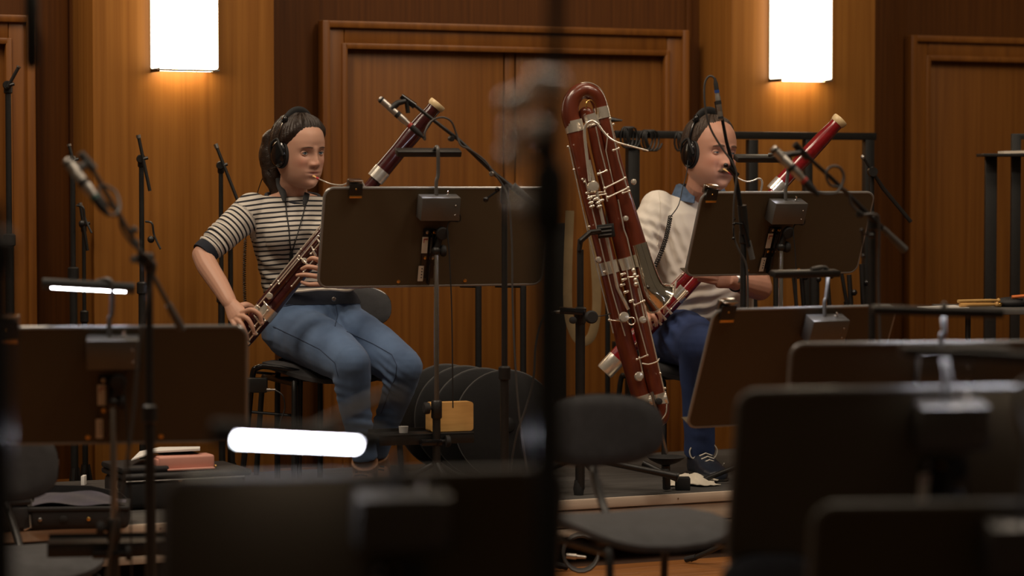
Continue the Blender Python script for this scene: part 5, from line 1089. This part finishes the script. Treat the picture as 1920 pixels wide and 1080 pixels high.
def nails(person, fingers, view=Vector((0, -1, 0))):
    for pts in fingers:
        a, b = Vector(pts[-2]), Vector(pts[-1]); d = (b-a).normalized(); s = d.cross(view).normalized(); nrm = s.cross(d).normalized()
        if nrm.dot(view) < 0: nrm = -nrm
        o = part('fingernail', MB().sphere(b-d*0.003+nrm*0.0052, (0.0042, 0.0055, 0.0012), (s, d, nrm), 10, 6), 'skin', person)
        at = o.data.color_attributes.new('tone', 'FLOAT_COLOR', 'POINT'); at.data.foreach_set('color', np.tile(np.array((0.55, 0.32, 0.25, 1), np.float32), len(o.data.vertices)))
def shoe(mb, heel, toe, w, h, n=20):
    a, b = Vector(heel), Vector(toe); d = (b-a); L = d.length; d.normalize(); s = d.cross(Z).normalized(); R = []
    for t_, ww, hh, z0 in ((0.0, 0.45, 0.5, 0.02), (0.04, 0.72, 0.85, 0.0), (0.2, 0.86, 1.0, 0.0), (0.42, 0.84, 0.92, 0.0), (0.62, 0.98, 0.68, 0.0), (0.82, 0.96, 0.52, 0.0), (0.95, 0.70, 0.40, 0.01), (1.0, 0.35, 0.25, 0.03)):
        c = a+d*(L*t_); ring = []
        for k in range(n):
            q = 2*math.pi*k/n; cy = math.copysign(abs(math.cos(q))**0.8, math.cos(q)); cz = math.copysign(abs(math.sin(q))**0.75, math.sin(q))
            ring.append(c+s*(w/2*ww*cy)+Z*(h*(z0+hh*(0.5+0.5*cz))))
        R.append(ring)
    return mb.ringloft(R)

# ---------------------------------------------------------------- the woman
h1 = Head(P(561, 285, 9.17), 42, 7, 1.0, 1.05)
fw1 = 20
wt = [(P(592, 606, 9.30), 0.170, 0.125), (P(584, 575, 9.30), 0.160, 0.115), (P(572, 540, 9.29), 0.143, 0.105), (P(563, 505, 9.28), 0.138, 0.102), (P(556, 465, 9.265), 0.146, 0.108), (P(551, 430, 9.25), 0.155, 0.120), (P(549, 402, 9.25), 0.160, 0.105), (P(548, 383, 9.25), 0.150, 0.086), (P(548, 368, 9.25), 0.105, 0.068), (P(548, 360, 9.25), 0.060, 0.052)]
shR, shL = P(466, 397, 9.19), P(640, 402, 9.33)
elR, wrR = P(379, 478, 9.08), P(430, 566, 8.95)
elL, wrL = P(690, 520, 9.17), P(632, 528, 8.99)
knR, knL = P(660, 684, 8.86), P(757, 689, 8.95)
hpR, hpL = P(556, 620, 9.24), P(628, 612, 9.34)
anR, anL = P(684, 862, 8.93), P(704, 850, 9.10)
root_w = ground(P(600, 900, 9.25), STAGE)
mb = MB(); h1.grid(mb, False)
mb.tube([h1.p(0, -0.012, -0.055), h1.p(0, -0.022, -0.10), P(549, 366, 9.235), P(549, 382, 9.245)], [0.050, 0.047, 0.052, 0.066], 20)
torso(mb, wt, fw1, grow=-0.012)
mb.tube([shR, shR+(elR-shR)*0.5, elR], [0.050, 0.040, 0.035], 16); mb.sphere(elR, 0.0355)
mb.tube(cat([elR, elR+(wrR-elR)*0.25+Vector((-0.004, 0, 0)), elR+(wrR-elR)*0.65, wrR, wrR+(wrR-elR).normalized()*0.03], 5), [0.0355, 0.0375, 0.033, 0.026, 0.017], 16)
mb.tube([shL, elL], [0.050, 0.038], 16); mb.sphere(elL, 0.038); mb.tube([elL, elL+(wrL-elL)*0.4, wrL, wrL+(wrL-elL).normalized()*0.03], [0.037, 0.035, 0.0245, 0.016], 16)
for a, b, c in ((hpR, knR, anR), (hpL, knL, anL)): mb.tube([a, b], [0.075, 0.042], 16); mb.sphere(b, 0.042); mb.tube([b, c], [0.034, 0.028], 16); mb.sphere(a, 0.08)
Yh = 8.885
fR = [[P(455, 586, 8.90), P(472, 581, Yh-0.004), P(486, 590, Yh-0.006), P(492, 607, Yh)],
      [P(448, 593, 8.90), P(462, 596, Yh-0.008), P(472, 610, Yh-0.010), P(477, 627, Yh-0.002)],
      [P(441, 598, 8.905), P(452, 606, Yh-0.006), P(460, 622, Yh-0.008), P(465, 636, Yh)],
      [P(435, 600, 8.91), P(441, 612, Yh), P(447, 626, Yh-0.002), P(450, 638, Yh+0.004)]]
thR = [P(447, 577, 8.93), P(462, 572, 8.95), P(477, 580, 8.985), P(488, 592, 9.0)]
hand(mb, wrR, P(446, 593, 8.905), Vector((0.55, 0.0, -0.6)).cross(Vector((0, 1, 0)))*-1, fR, thR, wr=0.0245, hw=0.035, th=0.0135)
Yl = 8.875
fL = [[P(607, 497, 8.93), P(597, 488, Yl), P(586, 484, Yl-0.006), P(578, 487, Yl+0.006)],
      [P(606, 509, 8.925), P(594, 503, Yl-0.004), P(578, 500, Yl-0.010), P(566, 504, Yl+0.002)],
      [P(606, 521, 8.925), P(592, 518, Yl-0.006), P(572, 515, Yl-0.010), P(557, 516, Yl)],
      [P(607, 533, 8.93), P(594, 533, Yl-0.002), P(578, 533, Yl-0.006), P(566, 529, Yl)]]
thL = [P(618, 505, 8.97), P(606, 492, 8.99), P(594, 488, 9.0), P(584, 492, 9.0)]
hand(mb, wrL, P(608, 516, 8.935), Vector((0.1, 0, 1)), fL, thL, wr=0.0245, hw=0.037, th=0.0135)
me = voxel(mb, 0.0026, 2, 0.35)
skin_tone(me, h1, (0.53, 0.295, 0.205), (0.42, 0.16, 0.13), False)
vset(me, vco(me)-np.array(root_w))
woman = link('person', me, M['skin']); woman.location = root_w; BASE[woman.name] = root_w
tag(woman, 'woman in striped top and jeans with headphones, seated playing a dark bassoon', 'person')
eyes(h1, woman, -0.22, 0.20, False)
nails(woman, fR[:2])
hairshell(h1, woman, ([0, 0.45, 0.8, 1.15, 1.45, 1.8, 2.3, 3.1416], [0.080, 0.078, 0.064, 0.034, 0.010, -0.030, -0.070, -0.080]), 0.0125, 'hair1', False)
mb = MB(); mb.tube(cat([h1.p(-0.01, -0.100, 0.050), h1.p(-0.015, -0.125, 0.025), h1.p(-0.02, -0.128, -0.03), h1.p(-0.018, -0.112, -0.09), h1.p(-0.012, -0.10, -0.135), h1.p(-0.005, -0.10, -0.165)], 6), [0.030, 0.040, 0.043, 0.037, 0.026, 0.008], 20)
pm_ = voxel(mb, 0.005, 2); wrinkle(pm_, 0.004, 28, 3.0); vset(pm_, vco(pm_)-np.array(root_w)); o = link('ponytail', pm_, M['hair1'], woman)
# striped knit top
mb = MB(); torso(mb, wt[1:-1], fw1, grow=0.006)
slv = [shR+Vector((0.02, 0, 0.012)), shR+(elR-shR)*0.35, shR+(elR-shR)*0.7, shR+(elR-shR)*0.90]
mb.tube(cat(slv, 5), [0.062, 0.058, 0.053, 0.048, 0.044], 20); mb.sphere(shR+Vector((0.012, 0, 0.004)), 0.064)
mb.tube([shL+Vector((-0.02, 0, 0.01)), shL+(elL-shL)*0.9], [0.062, 0.046], 18); mb.sphere(shL+Vector((-0.012, 0, 0.004)), 0.062)
fu = Vector((math.sin(math.radians(fw1)), -math.cos(math.radians(fw1)), 0))
ru = Vector((math.cos(math.radians(fw1)), math.sin(math.radians(fw1)), 0))
for sg in (-1, 1): mb.sphere(P(553, 440, 9.25)+fu*0.088+ru*(sg*0.068), (0.066, 0.052, 0.068))
top = voxel(mb, 0.0055, 3)
co0 = vco(top)
armp = np.array(shR); armd = np.array((elR-shR).normalized()); armL = (elR-shR).length
q = co0-armp; s_arm = q @ armd; dist = np.linalg.norm(q-np.outer(s_arm, armd), axis=1)
isarm = (s_arm > 0.028) & (dist < 0.085) & (co0[:, 0] < P(482, 430, 9.2).x)
q2 = co0-np.array(shL); aL = np.array((elL-shL).normalized()); s2 = q2 @ aL; d2 = np.linalg.norm(q2-np.outer(s2, aL), axis=1); isL = (s2 > 0.06) & (d2 < 0.075)
zz = co0[:, 2].copy(); xc = (co0-np.array(P(551, 430, 9.25))) @ np.array(ru); fz = (co0-np.array(P(551, 430, 9.25))) @ np.array(fu)
st_ = (zz+0.05*(xc)**2*8+0.012*np.sin(xc*22+zz*18)*np.clip((0.85-zz)*2, 0, 1)-0.02*xc)/0.0166
st_ = np.where(isarm, s_arm/0.0166+0.35, st_); st_ = np.where(isL, s2/0.0166, st_)
wrinkle(top, 0.0045, 11, 1.0, folds=[(P(400, 445, 9.1), (elR-shR), 0.022, 0.060, 0.0050), (P(500, 520, 9.2), (0.5, 0, 1), 0.045, 0.09, 0.0055), (P(480, 430, 9.2), (0.8, 0, 1), 0.035, 0.05, 0.003)])
at = top.attributes.new('stripe', 'FLOAT', 'POINT'); at.data.foreach_set('value', st_.astype(np.float32))
vset(top, vco(top)-np.array(root_w)); o = link('striped_top', top, M['stripe'], woman); o['label'] = 'cream knit top with thin black stripes'; BASE[o.name] = root_w
striped = o
# navy cuff, neckline and hem
cd_ = (elR-shR).normalized(); cc = shR+(elR-shR)*0.90
part('cuff', MB().tube([cc-cd_*0.012, cc+cd_*0.004, cc+cd_*0.020], [0.0445, 0.0455, 0.0435], 22), 'navyknit', striped)
def neckring(py, w, d, drop, r, m, nm, cx=549):
    pts = []
    for k in range(36):
        a = 2*math.pi*k/36; c = P(cx, py, 9.245)
        pts.append(c+ru*(w*math.cos(a))+fu*(d*math.sin(a))-Z*(drop*max(0, math.sin(a))-0.012*max(0, -math.sin(a))))
    part(nm, MB().tube(pts, r, 8, closed=True), m, striped)
neckring(367, 0.094, 0.080, 0.028, 0.0065, 'navyknit', 'neckline')
part('undershirt_hem', torso(MB(), [(P(588, 568, 9.30), 0.168, 0.128), (P(582, 553, 9.295), 0.164, 0.124), (P(578, 543, 9.29), 0.154, 0.118)], fw1), 'navyknit', striped)
part('shirt_hem', MB().tube(cat([P(520, 548, 9.17), P(560, 546, 9.15), P(610, 542, 9.16), P(650, 545, 9.20), P(664, 541, 9.24)], 6), 0.005, 8), 'sticker', striped)
# jeans
mb = MB(); torso(mb, [(P(588, 655, 9.30), 0.150, 0.115), (P(586, 635, 9.29), 0.178, 0.140), (P(586, 605, 9.29), 0.182, 0.142), (P(587, 580, 9.295), 0.170, 0.130), (P(588, 562, 9.30), 0.160, 0.122)], fw1)
mb.tube(cat([hpR+Vector((-0.02, 0.03, 0)), hpR+(knR-hpR)*0.5+Z*0.004, knR], 6), [0.103, 0.098, 0.088, 0.068], 24); mb.sphere(knR, 0.0655)
mb.tube(cat([knR, knR+(anR-knR)*0.35+Vector((-0.010, 0.01, 0)), anR], 6), [0.064, 0.064, 0.057, 0.048, 0.044], 22)
mb.tube(cat([hpL, hpL+(knL-hpL)*0.5+Z*0.006, knL], 6), [0.103, 0.096, 0.085, 0.067], 24); mb.sphere(knL, 0.0655)
mb.tube(cat([knL, knL+(anL-knL)*0.35+Vector((0.006, 0.015, 0)), anL], 6), [0.063, 0.061, 0.053, 0.045, 0.042], 22)
je = voxel(mb, 0.006, 3)
wrinkle(je, 0.003, 12, 5.0, folds=[(P(640, 720, 8.9), (0.3, 0, 1), 0.030, 0.05, 0.004), (P(728, 712, 8.95), (0.7, 0, 1), 0.026, 0.06, 0.005), (P(625, 600, 9.2), (1, 0, 0.5), 0.03, 0.06, 0.004), (P(690, 800, 8.9), (0.1, 0, 1), 0.035, 0.07, 0.003), (P(715, 790, 9.05), (0.1, 0, 1), 0.03, 0.05, 0.004)])
vset(je, vco(je)-np.array(root_w)); jeans = link('jeans', je, M['denim'], woman); jeans['label'] = 'faded blue jeans'; BASE[jeans.name] = root_w
def on_surface(o, pts, lift=0.001):
    """drop picture-plane points onto the front of a garment mesh"""
    dg = bpy.context.evaluated_depsgraph_get(); out = []
    from mathutils.bvhtree import BVHTree
    key = o.name
    if key not in BV:
        me_ = o.data; b = BASE[o.name]; BV[key] = BVHTree.FromPolygons([v.co+b for v in me_.vertices], [tuple(p.vertices) for p in me_.polygons])
    for (px, py) in pts:
        d = ray(px, py).normalized(); hit = BV[key].ray_cast(Vector((0, 0, CAMZ)), d)
        if hit[0] is not None: out.append(hit[0]+hit[1]*lift)
    return out
BV = {}
def seam(o, pts, r=0.0012, m='stitch', k=8):
    fine = []
    for (a, b) in zip(pts[:-1], pts[1:]):
        for j in range(k): fine.append((a[0]+(b[0]-a[0])*j/k, a[1]+(b[1]-a[1])*j/k))
    q = on_surface(o, fine+[pts[-1]])
    if len(q) > 2: part('seam', MB().tube(q, r, 6), m, o)
seam(jeans, [(628, 565), (633, 590), (628, 612)]); seam(jeans, [(650, 622), (700, 645), (735, 665), (744, 685), (742, 705), (728, 740), (715, 775)])
seam(jeans, [(512, 612), (560, 635), (600, 655), (628, 680), (634, 705)]); seam(jeans, [(526, 568), (536, 574), (556, 570), (562, 562)]); seam(jeans, [(500, 590), (530, 575), (560, 566)])
part('jeans_button', MB().lathe(P(626, 561, 9.14), (0.3, -1, 0), [(0, 0.008), (0.003, 0.006)], 12), 'steel', jeans)
# boots
for heel, toe, an in ((ground(P(690, 900, 9.02), STAGE+0.001), ground(P(668, 930, 8.80), STAGE+0.001), anR), (ground(P(712, 900, 9.19), STAGE+0.001), ground(P(706, 930, 8.97), STAGE+0.001), anL)):
    mb = shoe(MB(), heel, toe, 0.088, 0.085); mb.tube([ground(heel+(toe-heel)*0.2, STAGE+0.04), an-Z*0.006], [0.042, 0.047], 18)
    bm_ = voxel(mb, 0.004, 2); vset(bm_, vco(bm_)-np.array(root_w)); bo = link('boot', bm_, M['boot'], woman); BASE[bo.name] = root_w
    part('sole', shoe(MB(), heel-(toe-heel)*0.02, toe+(toe-heel)*0.02, 0.094, 0.018), 'sole', bo)
    dd = (toe-heel).normalized(); ss = dd.cross(Z).normalized(); lb = MB()
    for k in range(5):
        c = heel+(toe-heel)*(0.32+0.07*k)+Z*(0.100-0.010*k); lb.tube([c-ss*0.022, c+Z*0.004, c+ss*0.022], 0.0026, 6)
    part('lace', lb, 'rubber', bo)
# headphones and neck strap
hpw = headphones(h1, 'black studio headphones on the woman', half=0.074)
hp_c = h1.p(-0.085, -0.01, -0.05)
pts = cat([hp_c, P(500, 322, 9.22), P(488, 345, 9.30), P(470, 400, 9.42), P(461, 460, 9.45), P(459, 520, 9.42), P(460, 555, 9.38)], 6)
hl = []
for k in range(260):
    s = k/259; c = P(460-2*math.sin(3*s), 450+125*s, 9.40); a = k*0.75; hl.append(c+Vector((0.0052*math.cos(a), 0.0052*math.sin(a), 0)))
t = hpw
part('straight_cord', MB().tube(cat([hp_c, P(500, 322, 9.24), P(488, 345, 9.33), P(472, 400, 9.40), P(460, 450, 9.40)], 6), 0.0018, 6), 'bcable', t)
part('coil', MB().tube(hl, 0.0017, 5), 'bcable', t)
part('plug', MB().tube([P(459, 572, 9.4), P(463, 595, 9.4)], [0.006, 0.009, 0.006], 10), 'blackgloss', t)
t = thing('neck_strap', 'black bassoon neck strap hanging on the woman\'s chest', 'strap', P(545, 480, 9.1))
stp = on_surface(striped, [(532, 362), (535, 375), (537, 400), (541, 430), (543, 455), (545, 470)], 0.004); stq = on_surface(striped, [(573, 372), (571, 390), (563, 420), (553, 450), (547, 470)], 0.004)
nk = [h1.p(-0.05, 0.02, -0.125), P(527, 352, 9.19), P(533, 364, 9.155)]
part('neck_pad', MB().tube(cat([P(521, 330, 9.24), P(525, 348, 9.19), P(531, 364, 9.155), P(533, 378, 9.135)], 5), [0.010, 0.013, 0.012, 0.006], 8, flat=0.35, ref=(0.3, -1, 0)), 'rubber', t)
part('neck_pad', MB().tube(cat([P(576, 362, 9.15), P(573, 374, 9.14), P(570, 388, 9.13)], 5), [0.010, 0.011, 0.005], 8, flat=0.35, ref=(0.3, -1, 0)), 'rubber', t)
part('cord', MB().tube(stp, 0.0022, 6), 'rubber', t); part('cord', MB().tube(stq, 0.0022, 6), 'rubber', t)
hk = on_surface(striped, [(545, 470)], 0.006)[0]
part('hook', MB().tube([hk, hk-Z*0.03, hk-Z*0.045+Vector((-0.004, -0.01, 0))], [0.006, 0.009, 0.009, 0.004], 8), 'blackgloss', t)

# ---------------------------------------------------------------- the man
h2 = Head(P(1331, 287, 9.50), 34, 3, -3.0, 1.12)
fw2 = 22
mt = [(P(1306, 625, 9.72), 0.180, 0.150), (P(1312, 590, 9.70), 0.186, 0.170), (P(1314, 550, 9.68), 0.186, 0.172), (P(1308, 505, 9.66), 0.175, 0.150), (P(1300, 462, 9.64), 0.165, 0.132), (P(1298, 425, 9.63), 0.172, 0.124), (P(1299, 400, 9.62), 0.172, 0.108), (P(1302, 382, 9.62), 0.150, 0.088), (P(1308, 366, 9.61), 0.100, 0.075), (P(1312, 354, 9.60), 0.066, 0.062)]
sR, sL = P(1226, 396, 9.56), P(1385, 402, 9.72)
eR, wR = P(1200, 500, 9.50), P(1219, 572, 9.42)
eL, wL = P(1425, 540, 9.55), P(1375, 527, 9.40)
root_m = ground(P(1320, 900, 9.7), STAGE)
kR, kL = P(1312, 648, 9.26), P(1425, 645, 9.38); iR, iL = P(1262, 628, 9.66), P(1350, 620, 9.76); aR, aL_ = P(1311, 850, 9.44), P(1430, 860, 9.56)
mb = MB(); h2.grid(mb, True)
mb.tube([h2.p(0, -0.012, -0.05), h2.p(0, -0.022, -0.10), P(1314, 366, 9.585), P(1311, 384, 9.60)], [0.060, 0.058, 0.062, 0.070], 20)
torso(mb, mt, fw2, grow=-0.012)
mb.tube([sR, eR], [0.055, 0.043], 16); mb.sphere(eR, 0.043); mb.tube([eR, eR+(wR-eR)*0.4, wR, wR+(wR-eR).normalized()*0.03], [0.043, 0.043, 0.030, 0.018], 16)
mb.tube([sL, eL], [0.055, 0.045], 16); mb.sphere(eL, 0.0455); mb.tube([eL, eL+(wL-eL)*0.4, wL, wL+(wL-eL).normalized()*0.03], [0.046, 0.044, 0.030, 0.018], 16)
for a, b, c in ((iR, kR, aR), (iL, kL, aL_)): mb.tube([a, b], [0.08, 0.048], 16); mb.sphere(b, 0.048); mb.tube([b, c], [0.042, 0.036], 16); mb.sphere(a, 0.084)
Ym = 9.345
fRm = [[P(1231, 578, 9.38), P(1240, 573, Ym), P(1247, 577, Ym-0.006), P(1246, 586, Ym)],
       [P(1226, 584, 9.38), P(1233, 584, Ym-0.004), P(1238, 592, Ym-0.006), P(1239, 602, Ym)],
       [P(1220, 588, 9.385), P(1224, 592, Ym-0.002), P(1229, 600, Ym-0.006), P(1231, 610, Ym)],
       [P(1214, 589, 9.39), P(1216, 598, Ym+0.002), P(1219, 608, Ym), P(1222, 616, Ym+0.004)]]
hand(mb, wR, P(1223, 584, 9.39), Vector((0.8, 0, 0.3)), fRm, [P(1228, 574, 9.42), P(1238, 574, 9.44), P(1246, 582, 9.455), P(1252, 590, 9.455)], wr=0.029, hw=0.036, th=0.015)
fLm = [[P(1344, 512, 9.36), P(1332, 506, 9.335), P(1320, 502, 9.325), P(1312, 503, 9.335)], [P(1344, 518, 9.36), P(1330, 514, 9.33), P(1316, 511, 9.322), P(1304, 512, 9.335)],
       [P(1344, 524, 9.36), P(1330, 521, 9.33), P(1314, 519, 9.325), P(1302, 519, 9.335)], [P(1345, 530, 9.365), P(1332, 528, 9.34), P(1320, 526, 9.335), P(1310, 525, 9.34)]]
hand(mb, wL, P(1346, 520, 9.365), Vector((0.0, 0.1, 1)), fLm, [P(1358, 514, 9.39), P(1346, 504, 9.40), P(1334, 498, 9.41), P(1326, 496, 9.41)], wr=0.029, hw=0.038, th=0.015)
me = voxel(mb, 0.0028, 2, 0.35)
skin_tone(me, h2, (0.52, 0.265, 0.18), (0.36, 0.15, 0.12), True)
vset(me, vco(me)-np.array(root_m))
man = link('person', me, M['skin']); man.location = root_m; BASE[man.name] = root_m
tag(man, 'man with mustache in white shirt and headphones, seated playing a red bassoon', 'person')
eyes(h2, man, 0.18, -0.22, True)
hairshell(h2, man, ([0, 0.35, 0.6, 0.85, 1.15, 1.45, 1.8, 2.3, 3.1416], [0.092, 0.090, 0.084, 0.084, 0.056, 0.012, -0.020, -0.055, -0.065]), 0.0065, 'hair2', True)
mm = MB(); pts = []
for k in range(13):
    x = -0.034+0.068*k/12; z = -0.0480-0.0080*(abs(x)/0.034)**1.6; y = 0.0865*(1-(abs(x)/0.0665)**2.35)**(1/2.35)+0.0115
    pts.append(h2.p(x, y, z))
mm.tube(pts, [0.002, 0.0065, 0.0088, 0.009, 0.0082, 0.009, 0.0088, 0.0065, 0.002], 12, flat=0.68, ref=h2.f)
mm_me = voxel(mm, 0.0016, 1); wrinkle(mm_me, 0.0012, 160, 2.0); vset(mm_me, vco(mm_me)-np.array(root_m)); link('mustache', mm_me, M['mous'], man)
# shirt
mb = MB(); torso(mb, mt[:-1], fw2, grow=0.006)
mb.tube(cat([sR+Vector((0.03, 0, 0.018)), sR+(eR-sR)*0.4+Vector((-0.008, 0, 0)), eR+(sR-eR)*0.0, eR+(wR-eR)*0.35], 5), [0.070, 0.070, 0.066, 0.060, 0.052], 20); mb.sphere(sR+Vector((0.016, 0, 0.004)), 0.072)
mb.tube(cat([sL+Vector((-0.03, 0, 0.018)), sL+(eL-sL)*0.4, sL+(eL-sL)*0.72], 5), [0.070, 0.068, 0.060], 20); mb.sphere(sL+Vector((-0.016, 0, 0.004)), 0.070)
sh = voxel(mb, 0.0055, 3)
wrinkle(sh, 0.005, 9, 9.0, folds=[(P(1320, 560, 9.5), (-0.25, 0, 1), 0.040, 0.11, 0.0055), (P(1245, 470, 9.5), (1, 0, 0.45), 0.036, 0.10, 0.0060), (P(1215, 440, 9.5), (0.3, 0, 1), 0.04, 0.07, 0.0045)])
vset(sh, vco(sh)-np.array(root_m)); shirt = link('white_shirt', sh, M['whiteshirt'], man); BASE[shirt.name] = root_m
seam(shirt, [(1234, 352), (1238, 380), (1238, 420), (1232, 460)], 0.0012, 'whiteshirt')
# denim collar
fm = Vector((math.sin(math.radians(fw2)), -math.cos(math.radians(fw2)), 0)); rm = Vector((math.cos(math.radians(fw2)), math.sin(math.radians(fw2)), 0))
mb = MB(); N = 30; rings = []
for k in range(N+1):
    a = math.radians(-52+284*k/N)   # opening at the front
    cc_ = P(1313, 362, 9.595); dirv = rm*math.cos(a+math.pi)+fm*math.sin(a+math.pi)*-1.0
    dirv = rm*math.cos(a)-fm*math.sin(a)
    fall = 0.030*max(0.0, -math.sin(a)) 
    up_ = cc_+dirv*0.078+Z*(0.034-fall*1.2); mid = cc_+dirv*0.088+Z*(0.030-fall*1.2); low = cc_+dirv*0.108-Z*(0.018+fall*0.7); low2 = cc_+dirv*0.100-Z*(0.020+fall*0.7)
    rings.append([up_, mid, low, low2])
part('denim_collar', mb.ringloft(rings), 'collar', shirt)
# trousers
mb = MB(); torso(mb, [(P(1308, 668, 9.72), 0.150, 0.12), (P(1306, 650, 9.72), 0.185, 0.16), (P(1308, 622, 9.72), 0.192, 0.172), (P(1310, 606, 9.72), 0.188, 0.168)], fw2)
for a, b, c in ((iR, kR, aR), (iL, kL, aL_)):
    mb.tube(cat([a, a+(b-a)*0.5+Z*0.005, b], 6), [0.112, 0.104, 0.094, 0.078], 24); mb.sphere(b, 0.076); mb.tube(cat([b, b+(c-b)*0.4+Vector((0, 0.012, 0)), c], 6), [0.074, 0.072, 0.064, 0.057, 0.055], 22)
tr = voxel(mb, 0.006, 3)
wrinkle(tr, 0.004, 10, 7.0, folds=[(P(1262, 630, 9.4), (0.9, 0, 0.6), 0.04, 0.10, 0.006), (P(1315, 830, 9.3), (0.1, 0, 1), 0.05, 0.06, 0.003)])
vset(tr, vco(tr)-np.array(root_m)); o = link('trousers', tr, M['navy'], man); BASE[o.name] = root_m
for heel, toe, an in ((ground(P(1303, 890, 9.48), STAGE+0.001), ground(P(1350, 905, 9.24), STAGE+0.001), aR), (ground(P(1425, 890, 9.6), STAGE+0.001), ground(P(1462, 905, 9.36), STAGE+0.001), aL_)):
    mb = shoe(MB(), heel, toe, 0.10, 0.088); mb.tube([ground(heel+(toe-heel)*0.22, STAGE+0.04), an-Z*0.01], [0.044, 0.046], 18)
    bm_ = voxel(mb, 0.004, 2); vset(bm_, vco(bm_)-np.array(root_m)); bo = link('shoe', bm_, M['sneaker'], man); BASE[bo.name] = root_m
    part('sole', shoe(MB(), heel-(toe-heel)*0.02, toe+(toe-heel)*0.02, 0.106, 0.020), 'sole', bo)
    dd = (toe-heel).normalized(); ss = dd.cross(Z).normalized(); lb = MB()
    for k in range(4):
        c = heel+(toe-heel)*(0.36+0.075*k)+Z*(0.093-0.010*k); lb.tube([c-ss*0.024-Z*0.006, c+Z*0.003, c+ss*0.024-Z*0.006], 0.0028, 6)
    c = heel+(toe-heel)*0.34+Z*0.098
    for sg in (-1, 1):
        lb.tube(cat([c, c+ss*sg*0.030+Z*0.020, c+ss*sg*0.052-Z*0.004, c+ss*sg*0.040-Z*0.032, c+ss*sg*0.012-Z*0.006], 5), 0.0026, 6)
    part('lace', lb, 'lace', bo)
    part('side_stitch', MB().tube(cat([heel+dd*0.08+ss*-0.046+Z*0.05, heel+dd*0.14-ss*0.047+Z*0.040, heel+dd*0.17-ss*0.046+Z*0.055], 4), 0.0016, 6), 'lace', bo)
wd_ = (wL-eL).normalized(); wc = wL-wd_*0.022
t = thing('wrist_watch', 'dark wrist watch on the man\'s left wrist', 'watch', wc)
xw, yw, _ = frame_of(wd_)
part('watch_band', MB().tube([wc+xw*(0.0335*math.cos(a))+yw*(0.0335*math.sin(a)) for a in [2*math.pi*k/24 for k in range(24)]], 0.0045, 8, closed=True), 'rubber', t)
part('watch_case', MB().lathe(wc+Vector((0.0, -0.030, 0.01)), (0, -1, 0.3), [(0, 0.015), (0.006, 0.015), (0.008, 0.012)], 18), 'steel', t)
hpm = headphones(h2, 'black studio headphones on the man', half=0.075)
t = hpm
e0 = h2.p(-0.085, 0.0, -0.055)
fr_ = on_surface(shirt, [(1268, 400), (1262, 425), (1257, 445)], 0.006)
part('straight_cord', MB().tube(cat([h2.p(-0.09, 0.0, 0.02), e0+Vector((-0.004, -0.02, -0.01)), P(1280, 352, 9.42)]+[P(1272, 385, 9.40), P(1256, 408, 9.36)], 6), 0.0020, 6), 'bcable', t)
hl = []; A = P(1257, 406, 9.36); B = P(1222, 512, 9.20); dv_ = (B-A); xx_, yy_, _ = frame_of(dv_)
for k in range(230):
    s = k/229; a = k*0.72; hl.append(A+dv_*s+Vector((0.010*math.sin(math.pi*s), 0, 0))+xx_*(0.0068*math.cos(a))+yy_*(0.0068*math.sin(a)))
part('coil', MB().tube(hl, 0.0021, 5), 'bcable', t)
part('hook_end', MB().tube(cat([B, P(1214, 508, 9.1), P(1211, 520, 9.02), P(1215, 540, 8.92)], 5), 0.0042, 8), 'bcable', t)
